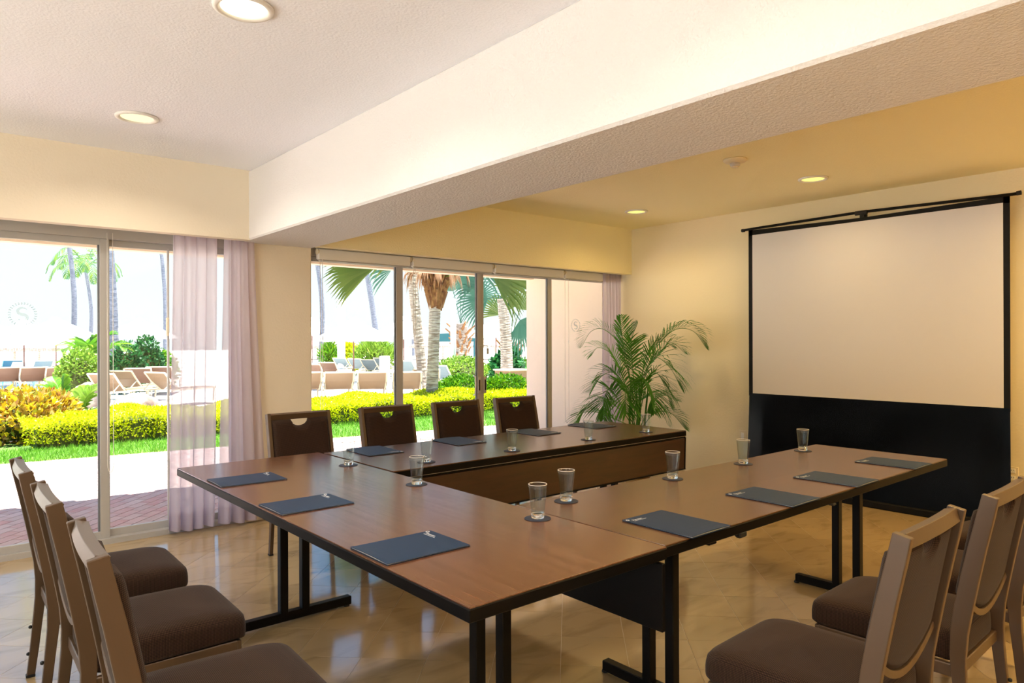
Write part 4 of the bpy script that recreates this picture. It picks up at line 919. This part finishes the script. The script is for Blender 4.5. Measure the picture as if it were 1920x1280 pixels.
def skirt_leaf(az, ln, out, mt='dead'):
    def f(e, t, k):
        m = MB(); rr = random.Random(k + 50); d = Vector((math.cos(az), math.sin(az), 0)); c = t + d * out + UP * .12
        m.tube([t, c], .012, 5)
        for i in range(11):
            a = az + R(rr.uniform(-38, 38)); q = Vector((math.cos(a), math.sin(a), 0)); w = Vector((-q.y, q.x, 0)) * .012; L_ = ln * rr.uniform(.6, 1.1)
            p1 = c + q * .10 - UP * L_ * .3; p2 = c + q * .16 - UP * L_
            m.add([c - w, c + w, p1 + w, p1 - w, p2], [(0, 1, 2, 3), (3, 2, 4)])
        m.build('dry_leaf', M[mt], e)
    return f
# the near fan palm between the panes
d0 = 14.6; tb = at(808, d0); tt = at(818, d0, 520)
crown = []
def v(px, py, d): return at(px, d, py) - at(818, d0, 520) 
crown += [fan(v(700, 502, 14.2), 1.02, 105, 'fan', 26), fan(v(760, 470, 14.9), 1.0, 150, 'fan', 24), fan(v(885, 488, 14.4), .95, 140, 'fan_teal', 24), fan(v(920, 470, 13.8), 1.0, 130, 'fan', 26),
          fan(v(925, 520, 13.6), 1.0, 100, 'fan', 28), fan(v(965, 476, 14.2), .9, 120, 'fan', 24), fan(v(735, 505, 15.2), .7, 110, 'fan_teal', 20), fan(v(855, 430, 14.6), 1.0, 160, 'fan', 24)]
crown += [skirt_leaf(R(a), .26 + .10 * (i % 3), .42 + .16 * (i % 2)) for i, a in enumerate(range(0, 360, 24))]
palm('near fan palm with brown leaf skirt and pale trunk behind the first pane post', tb, tt, .125, .115, 'trunk', 0, True, crown, boots=(2.12, 2.85, .36, 60))
palm('slender grey ringed palm leaning just left of the near fan palm', at(797, 17.5), at(768, 17.5, 470), .13, .115, 'trunk', 0, True, [skirt_leaf(R(a), 1.0, .25) for a in range(0, 360, 40)])
palm('grey ringed palm standing beside the clay planter', at(950, 20), at(942, 20, 560), .19, .15, 'trunk', .05, True, [fan(at(x_, 20, y_) - at(942, 20, 560), 1.0, 140, m_, 22) for x_, y_, m_ in ((915, 560, 'fan_teal'), (985, 540, 'fan_teal'), (945, 520, 'fan_teal'), (975, 600, 'fan_teal'), (905, 530, 'fan_teal'))])
palm('short stocky palm with crossed leaf bases right of the planter', at(962, 23), at(958, 23, 640), .22, .20, 'trunk', 0, True, [fan(at(x_, 23, y_) - at(958, 23, 640), .9, 150, 'fan', 20) for x_, y_ in ((940, 590), (975, 580), (965, 545))], boots=(.6, 1.3, .45, 26))
palm('short palm with shaggy trunk and long upright stalks behind the white pole', at(868, 28), at(864, 28, 606), .28, .25, 'trunk', 0, True, [fan(at(x_, 28, y_) - at(864, 28, 606), 1.1, 150, 'fan_teal', 20) for x_, y_ in ((850, 545), (875, 535), (895, 560), (862, 520))], boots=(.7, 2.0, .6, 30))
cc = lambda n_, ln, rs, dp: [feather(2 * PI * k / n_ + .3, ln, rs * (1 if k % 2 else .6), dp * (1 if k % 2 else .6)) for k in range(n_)]
palm('thick grey palm trunk standing right behind the left door post', at(214, 24.5), at(190, 24.5, 300), .19, .14, 'trunk_grey', .1, True, cc(9, 3.0, .9, 1.2))
palm('distant coconut palm with a full green crown in the left door', at(166, 62), at(160, 62, 497), .17, .12, 'trunk_grey', .4, True, [feather(2 * PI * k / 13 + .2, 2.9, [.9, 1.5, .4][k % 3], [.7, .1, 1.3][k % 3], ll=.75, wd=.12, n=16) for k in range(13)])
palm('thin blue-grey palm trunk crossing the left pane from top to umbrellas', at(136, 48), at(126, 48, 420), .18, .14, 'trunk_grey', .3, True, cc(9, 3.0, .9, 1.2))
palm('thin pale palm trunk visible just left of the sheer curtain', at(310, 50), at(298, 50, 420), .15, .11, 'trunk_grey', .2, True, cc(9, 3.2, .9, 1.6))
palm('tall leaning palm trunk at the pillar side of the right window', at(602, 40), at(585, 40, 430), .15, .11, 'trunk_grey', .3, True, cc(9, 3.0, .9, 1.2))
palm('leaning grey palm trunk above the big white umbrella', at(712, 52), at(675, 52, 440), .22, .16, 'trunk_grey', .1, True, cc(9, 3.0, .9, 1.2))
palm('faint thin palm trunk left of the near fan palm', at(775, 75), at(770, 75, 440), .12, .10, 'trunk_grey', 0, True, cc(9, 3.0, .9, 1.2))
# boulders
def rock(c, r, label, seed):
    bm = bmesh.new(); bmesh.ops.create_icosphere(bm, subdivisions=4, radius=1); rr = random.Random(seed); ph = [rr.uniform(0, 6) for _ in range(9)]
    for v_ in bm.verts:
        p = v_.co; k = 1 + .09 * math.sin(3 * p.x + ph[0]) + .08 * math.sin(4 * p.y + ph[1]) + .06 * math.sin(7 * p.z + ph[2]) + .03 * math.sin(13 * p.x + ph[3] + 5 * p.y)
        v_.co = Vector((p.x * r[0], p.y * r[1], p.z * r[2])) * k
    me = bpy.data.meshes.new('boulder'); bm.to_mesh(me); bm.free(); me.materials.append(M['rock']); me.polygons.foreach_set('use_smooth', [True] * len(me.polygons))
    o = bpy.data.objects.new('boulder', me); o.location = c; link(o); tag(o, label, 'boulder', 'boulders behind the hedge')
q = at(254, 14.4); rock((q.x, q.y, .10), (.46, .4, .33), 'brown rounded boulder behind the hedge right of the left door post', 1)
q = at(205, 13.6); rock((q.x, q.y, .03), (.6, .4, .22), 'pale low boulder directly behind the left door post', 2)
q = at(166, 16.2); rock((q.x, q.y, .12), (.42, .4, .38), 'pale boulder under the light green shrub', 3)
# clay planter, poles
e = empty('planter', tuple(at(960, 18.4))); tag(e, 'square clay coloured planter between the green bushes', 'planter')
MB().prism([(-.30, -.3), (.30, -.3), (.34, .3), (-.34, .3)], 0, .70).build('box', M['terracotta'], e); MB().cbox((0, 0, .71), (.74, .7, .04), .01).build('rim', M['lounger_frame'], e)
for px, dp, yt, rr_, lb in [(640, 31, 560, .17, 'white round post under the left side of the big umbrella'), (850, 25, 560, .10, 'tall slim white post rising from the back hedge')]:
    e = empty('white_post', tuple(at(px, dp))); tag(e, lb, 'post', 'white posts in the garden'); z = H - (yt - 640) / F * dp
    MB().tube([(0, 0, 0), (0, 0, z)], rr_, 12).build('shaft', M['outside_white'], e, smooth=True); MB().cbox((0, 0, .12), (rr_ * 4, rr_ * 4, .30), .02).build('base', M['outside_white'], e)
# umbrellas
def make_umbrella():
    e = empty('pool_umbrella'); m = MB(); n_ = 8; Rr = 1.65
    V = [(0, 0, 2.55)]
    for rr_, z in ((.45, 2.40), (1.0, 2.14), (Rr, 1.80), (Rr, 1.66)):
        for k in range(n_ * 2):
            a = PI * k / n_; s_ = 1 if k % 2 == 0 else .96; V.append((rr_ * s_ * math.cos(a), rr_ * s_ * math.sin(a), z - (0 if k % 2 == 0 else .02 * rr_)))
    N2 = n_ * 2; f = [(0, 1 + k, 1 + (k + 1) % N2) for k in range(N2)]
    for r_ in range(3):
        for k in range(N2): a = 1 + r_ * N2 + k; b = 1 + r_ * N2 + (k + 1) % N2; f.append((a, a + N2, b + N2, b))
    m.add(V, f).build('canopy', M['canvas'], e)
    MB().lathe([(.30, 2.50), (.12, 2.62), (.01, 2.68)], 8).build('vent_cap', M['canvas'], e)
    MB().tube([(0, 0, .05), (0, 0, 2.60)], .028, 8).build('pole', M['pole_wood'], e)
    MB().lathe([(.28, 0), (.28, .06), (.10, .10), (.05, .20)], 16).build('base', M['outside_white'], e)
    r_ = MB()
    for k in range(8): a = PI * k / 4; MB().tube([(0, 0, 1.95), (.8 * math.cos(a), .8 * math.sin(a), 2.20)], .012, 5).build('rib', M['pole_wood'], e)
    return e
um = make_umbrella(); U = [(663, 27, 0.9, 'large white pool umbrella with a thin brown pole in the first right pane'), (45, 24, .85, 'white pool umbrella behind the etched emblem'), (105, 36, 1.05, 'white pool umbrella left of the coconut palm'),
     (262, 34, 1.0, 'white pool umbrella above the dark shrubs left of the curtain'), (585, 42, 1.1, 'white pool umbrella peeking out beside the pillar'), (757, 30, .95, 'white pool umbrella behind the fan palm trunks'), (930, 36, 1.0, 'white pool umbrella behind the door posts'), (-30, 33, 1.0, 'white pool umbrella at the outer left edge of the view')]
for i, (px, dp, sc, lb) in enumerate(U):
    c = um if i == 0 else copy_tree(um); c.location = at(px, dp); c.scale = (sc, sc, sc); c.rotation_euler = (0, 0, .3 * i); tag(c, lb, 'umbrella', 'white pool umbrellas')
# loungers
def make_lounger(sl, nm):
    e = empty('sun_lounger'); fr = M['lounger_frame']; w = .33
    for s_ in (-1, 1):
        MB().tube([(s_ * w, -.55, .33), (s_ * w, 1.25, .33)], .022, 6).build('side_rail', fr, e)
        for y in (-.35, 1.0): MB().tube([(s_ * w, y, 0), (s_ * w, y + .03, .33)], .022, 6).build('leg', fr, e)
        MB().tube([(s_ * (w - .03), .0, .33), (s_ * w, -.24, .54), (s_ * w, -.42, .75)], .022, 6).build('back_rail', fr, e)
        MB().tube([(s_ * w, -.22, .52), (s_ * w, -.46, .33)], .014, 6).build('brace', fr, e)
    MB().tube([(-w, -.42, .75), (w, -.42, .75)], .022, 6).build('head_rail', fr, e)
    m = MB(); m.add([(-w, 0, .345), (w, 0, .345), (w, -.24, .535), (-w, -.24, .535), (w, -.415, .745), (-w, -.415, .745)] + [(-w, .01, .355), (w, .01, .355), (w, -.23, .545), (-w, -.23, .545), (w, -.405, .75), (-w, -.405, .75)],
                    [(0, 1, 2, 3), (3, 2, 4, 5), (9, 8, 7, 6), (11, 10, 8, 9)]); m.build('sling_back', M[sl], e)
    MB().box((0, .62, .335), (2 * w, 1.24, .012)).build('sling_seat', M[sl], e)
    return e
lgs = {k: make_lounger(k, k) for k in ('lounger_mesh', 'lounger_brown', 'lounger_grey')}; usedl = set()
vd = math.degrees(YAW)   # heading of the view; rot 0 faces +y
def lounger(px, dp, kind, turn, label, grp, dx=0):
    b = lgs[kind]; c = b if kind not in usedl else copy_tree(b); usedl.add(kind)
    az = YAW - math.atan((px - 960) / F); c.location = at(px, dp); c.rotation_euler = (0, 0, az - PI / 2 + R(turn)); tag(c, label, 'lounger', grp)
G1, G2, G3 = 'sun loungers by the pool on the left', 'tan sun loungers behind the yellow hedge', 'sun loungers farther back'
for a in [(15, 20.5, 'lounger_brown', 8, 'brown sling lounger at the far left edge before the pool', G1), (60, 20.5, 'lounger_brown', 8, 'brown sling lounger in the middle of the three before the pool', G1), (108, 20.5, 'lounger_brown', 8, 'brown sling lounger behind the feathery plant', G1),
          (263, 19.5, 'lounger_brown', -10, 'brown sling lounger behind the boulder, right of the thick trunk', G1), (303, 20.6, 'lounger_brown', -10, 'brown sling lounger partly behind the sheer curtain edge', G1),
          (213, 16.2, 'lounger_mesh', -38, 'cream and tan lounger turned sideways by the left door post', G1), (246, 17.8, 'lounger_mesh', -38, 'cream and tan lounger turned sideways beside the boulder', G1), (318, 16.8, 'lounger_mesh', -50, 'cream lounger mostly hidden by the sheer curtain', G1),
          (574, 16.6, 'lounger_mesh', 3, 'tan lounger cut by the pillar edge', G2), (634, 16.6, 'lounger_mesh', 4, 'tan lounger left in the pair under the big umbrella', G2), (697, 16.6, 'lounger_mesh', 2, 'tan lounger right in the pair under the big umbrella', G2), (763, 16.6, 'lounger_mesh', 0, 'tan lounger just right of the first pane post', G2), (799, 18.2, 'lounger_mesh', 0, 'tan lounger mostly hidden by the fan palm trunk', G2),
          (592, 22.5, 'lounger_brown', -25, 'brown lounger behind the tan ones beside the pillar', G3), (621, 24.4, 'lounger_brown', -25, 'brown lounger behind the tan ones left of the white post', G3),
          (646, 31, 'lounger_grey', -35, 'grey-blue lounger next to the white round post', G3), (675, 29.5, 'lounger_grey', -35, 'grey-blue lounger under the umbrella pole', G3), (700, 28, 'lounger_grey', -35, 'grey-blue lounger right of the umbrella pole', G3), (722, 31, 'lounger_grey', -35, 'grey-blue lounger farthest right of the shaded row', G3),
          (768, 26, 'lounger_grey', -30, 'grey-blue lounger right of the first pane post', G3), (832, 21.0, 'lounger_grey', -30, 'pale lounger right of the fan palm trunk', G3),
          (20, 29, 'lounger_grey', 10, 'pale lounger beyond the pool at the far left', G3), (75, 28, 'lounger_grey', 20, 'pale lounger beyond the pool under the umbrellas', G3), (35, 25, 'lounger_grey', 160, 'pale lounger facing the pool edge', G3)]:
    lounger(*a)
e = empty('towel_stand', tuple(at(721, 20))); tag(e, 'narrow white towel stand between the tan loungers and first pane post', 'stand')
MB().cbox((0, 0, .55), (.24, .22, 1.0), .02).build('cabinet', M['outside_white'], e); MB().cbox((0, 0, .03), (.55, .5, .06), .01).build('base', M['outside_white'], e)
# pool
pl = [at(-160, 31), at(78, 31), at(66, 22.6), at(-160, 22.6)]
o = MB().prism([(p.x, p.y) for p in pl[::-1]], -.05, -.018).build('pool_water', M['pool']); tag(o, 'strip of blue pool water behind the left loungers', 'pool', kind='structure')
pl = [at(560, 35), at(588, 35), at(584, 30), at(545, 30)]
o = MB().prism([(p.x, p.y) for p in pl[::-1]], -.05, -.018).build('pool_water', M['pool']); tag(o, 'small glimpse of pool water beside the pillar', 'pool', kind='structure')
# thatched shelters far away, teal pavilion
def palapa(px, dp, w, zt, label):
    p = at(px, dp); e = empty('thatched_shelter', (p.x, p.y, 0), YAW - PI / 2); tag(e, label, 'shelter', 'thatched shelters on the beach side'); ze = 1.15
    MB().add([(-w, -2, ze), (w, -2, ze), (w, 2, ze), (-w, 2, ze), (-w * .8, 0, zt), (w * .8, 0, zt), (-w, -2, ze - .2), (w, -2, ze - .2), (w, 2, ze - .2), (-w, 2, ze - .2)], [(0, 1, 5, 4), (2, 3, 4, 5), (1, 2, 5), (3, 0, 4), (0, 6, 7, 1), (2, 8, 9, 3), (1, 7, 8, 2), (3, 9, 6, 0), (9, 8, 7, 6)]).build('thatch_roof', M['thatch'], e)
    for k in range(6):
        x = -w * .9 + k * w * .36; MB().tube([(x, -1.7, -.1), (x, -1.7, ze)], .07, 7).build('post', M['trunk'], e)
    return e
palapa(40, 45, 4.2, 1.75, 'wide thatched beach shelter beyond the left pool'); palapa(590, 62, 4.0, 1.6, 'pale thatched shelter beyond the umbrella left of the white post'); palapa(905, 60, 6.0, 1.6, 'long thatched shelter seen between the door posts and palms')
p = at(850, 48); e = empty('pavilion', (p.x, p.y, 0), YAW - PI / 2); tag(e, 'small pavilion with a teal roof behind the white pole', 'pavilion')
MB().add([(-1.5, -1.2, 1.45), (1.7, -1.2, 1.45), (1.7, 1.2, 1.45), (-1.5, 1.2, 1.45), (-1.5, -1.2, 1.95), (1.9, -1.2, 2.1), (1.9, 1.2, 2.1), (-1.5, 1.2, 1.95)], [(3, 2, 1, 0), (4, 5, 6, 7), (0, 1, 5, 4), (1, 2, 6, 5), (2, 3, 7, 6), (3, 0, 4, 7)]).build('roof', M['teal'], e)
for x in (-1.4, .2, 1.5): MB().cbox((x, -1.1, .7), (.14, .14, 1.5), .01).build('post', M['teal'], e)
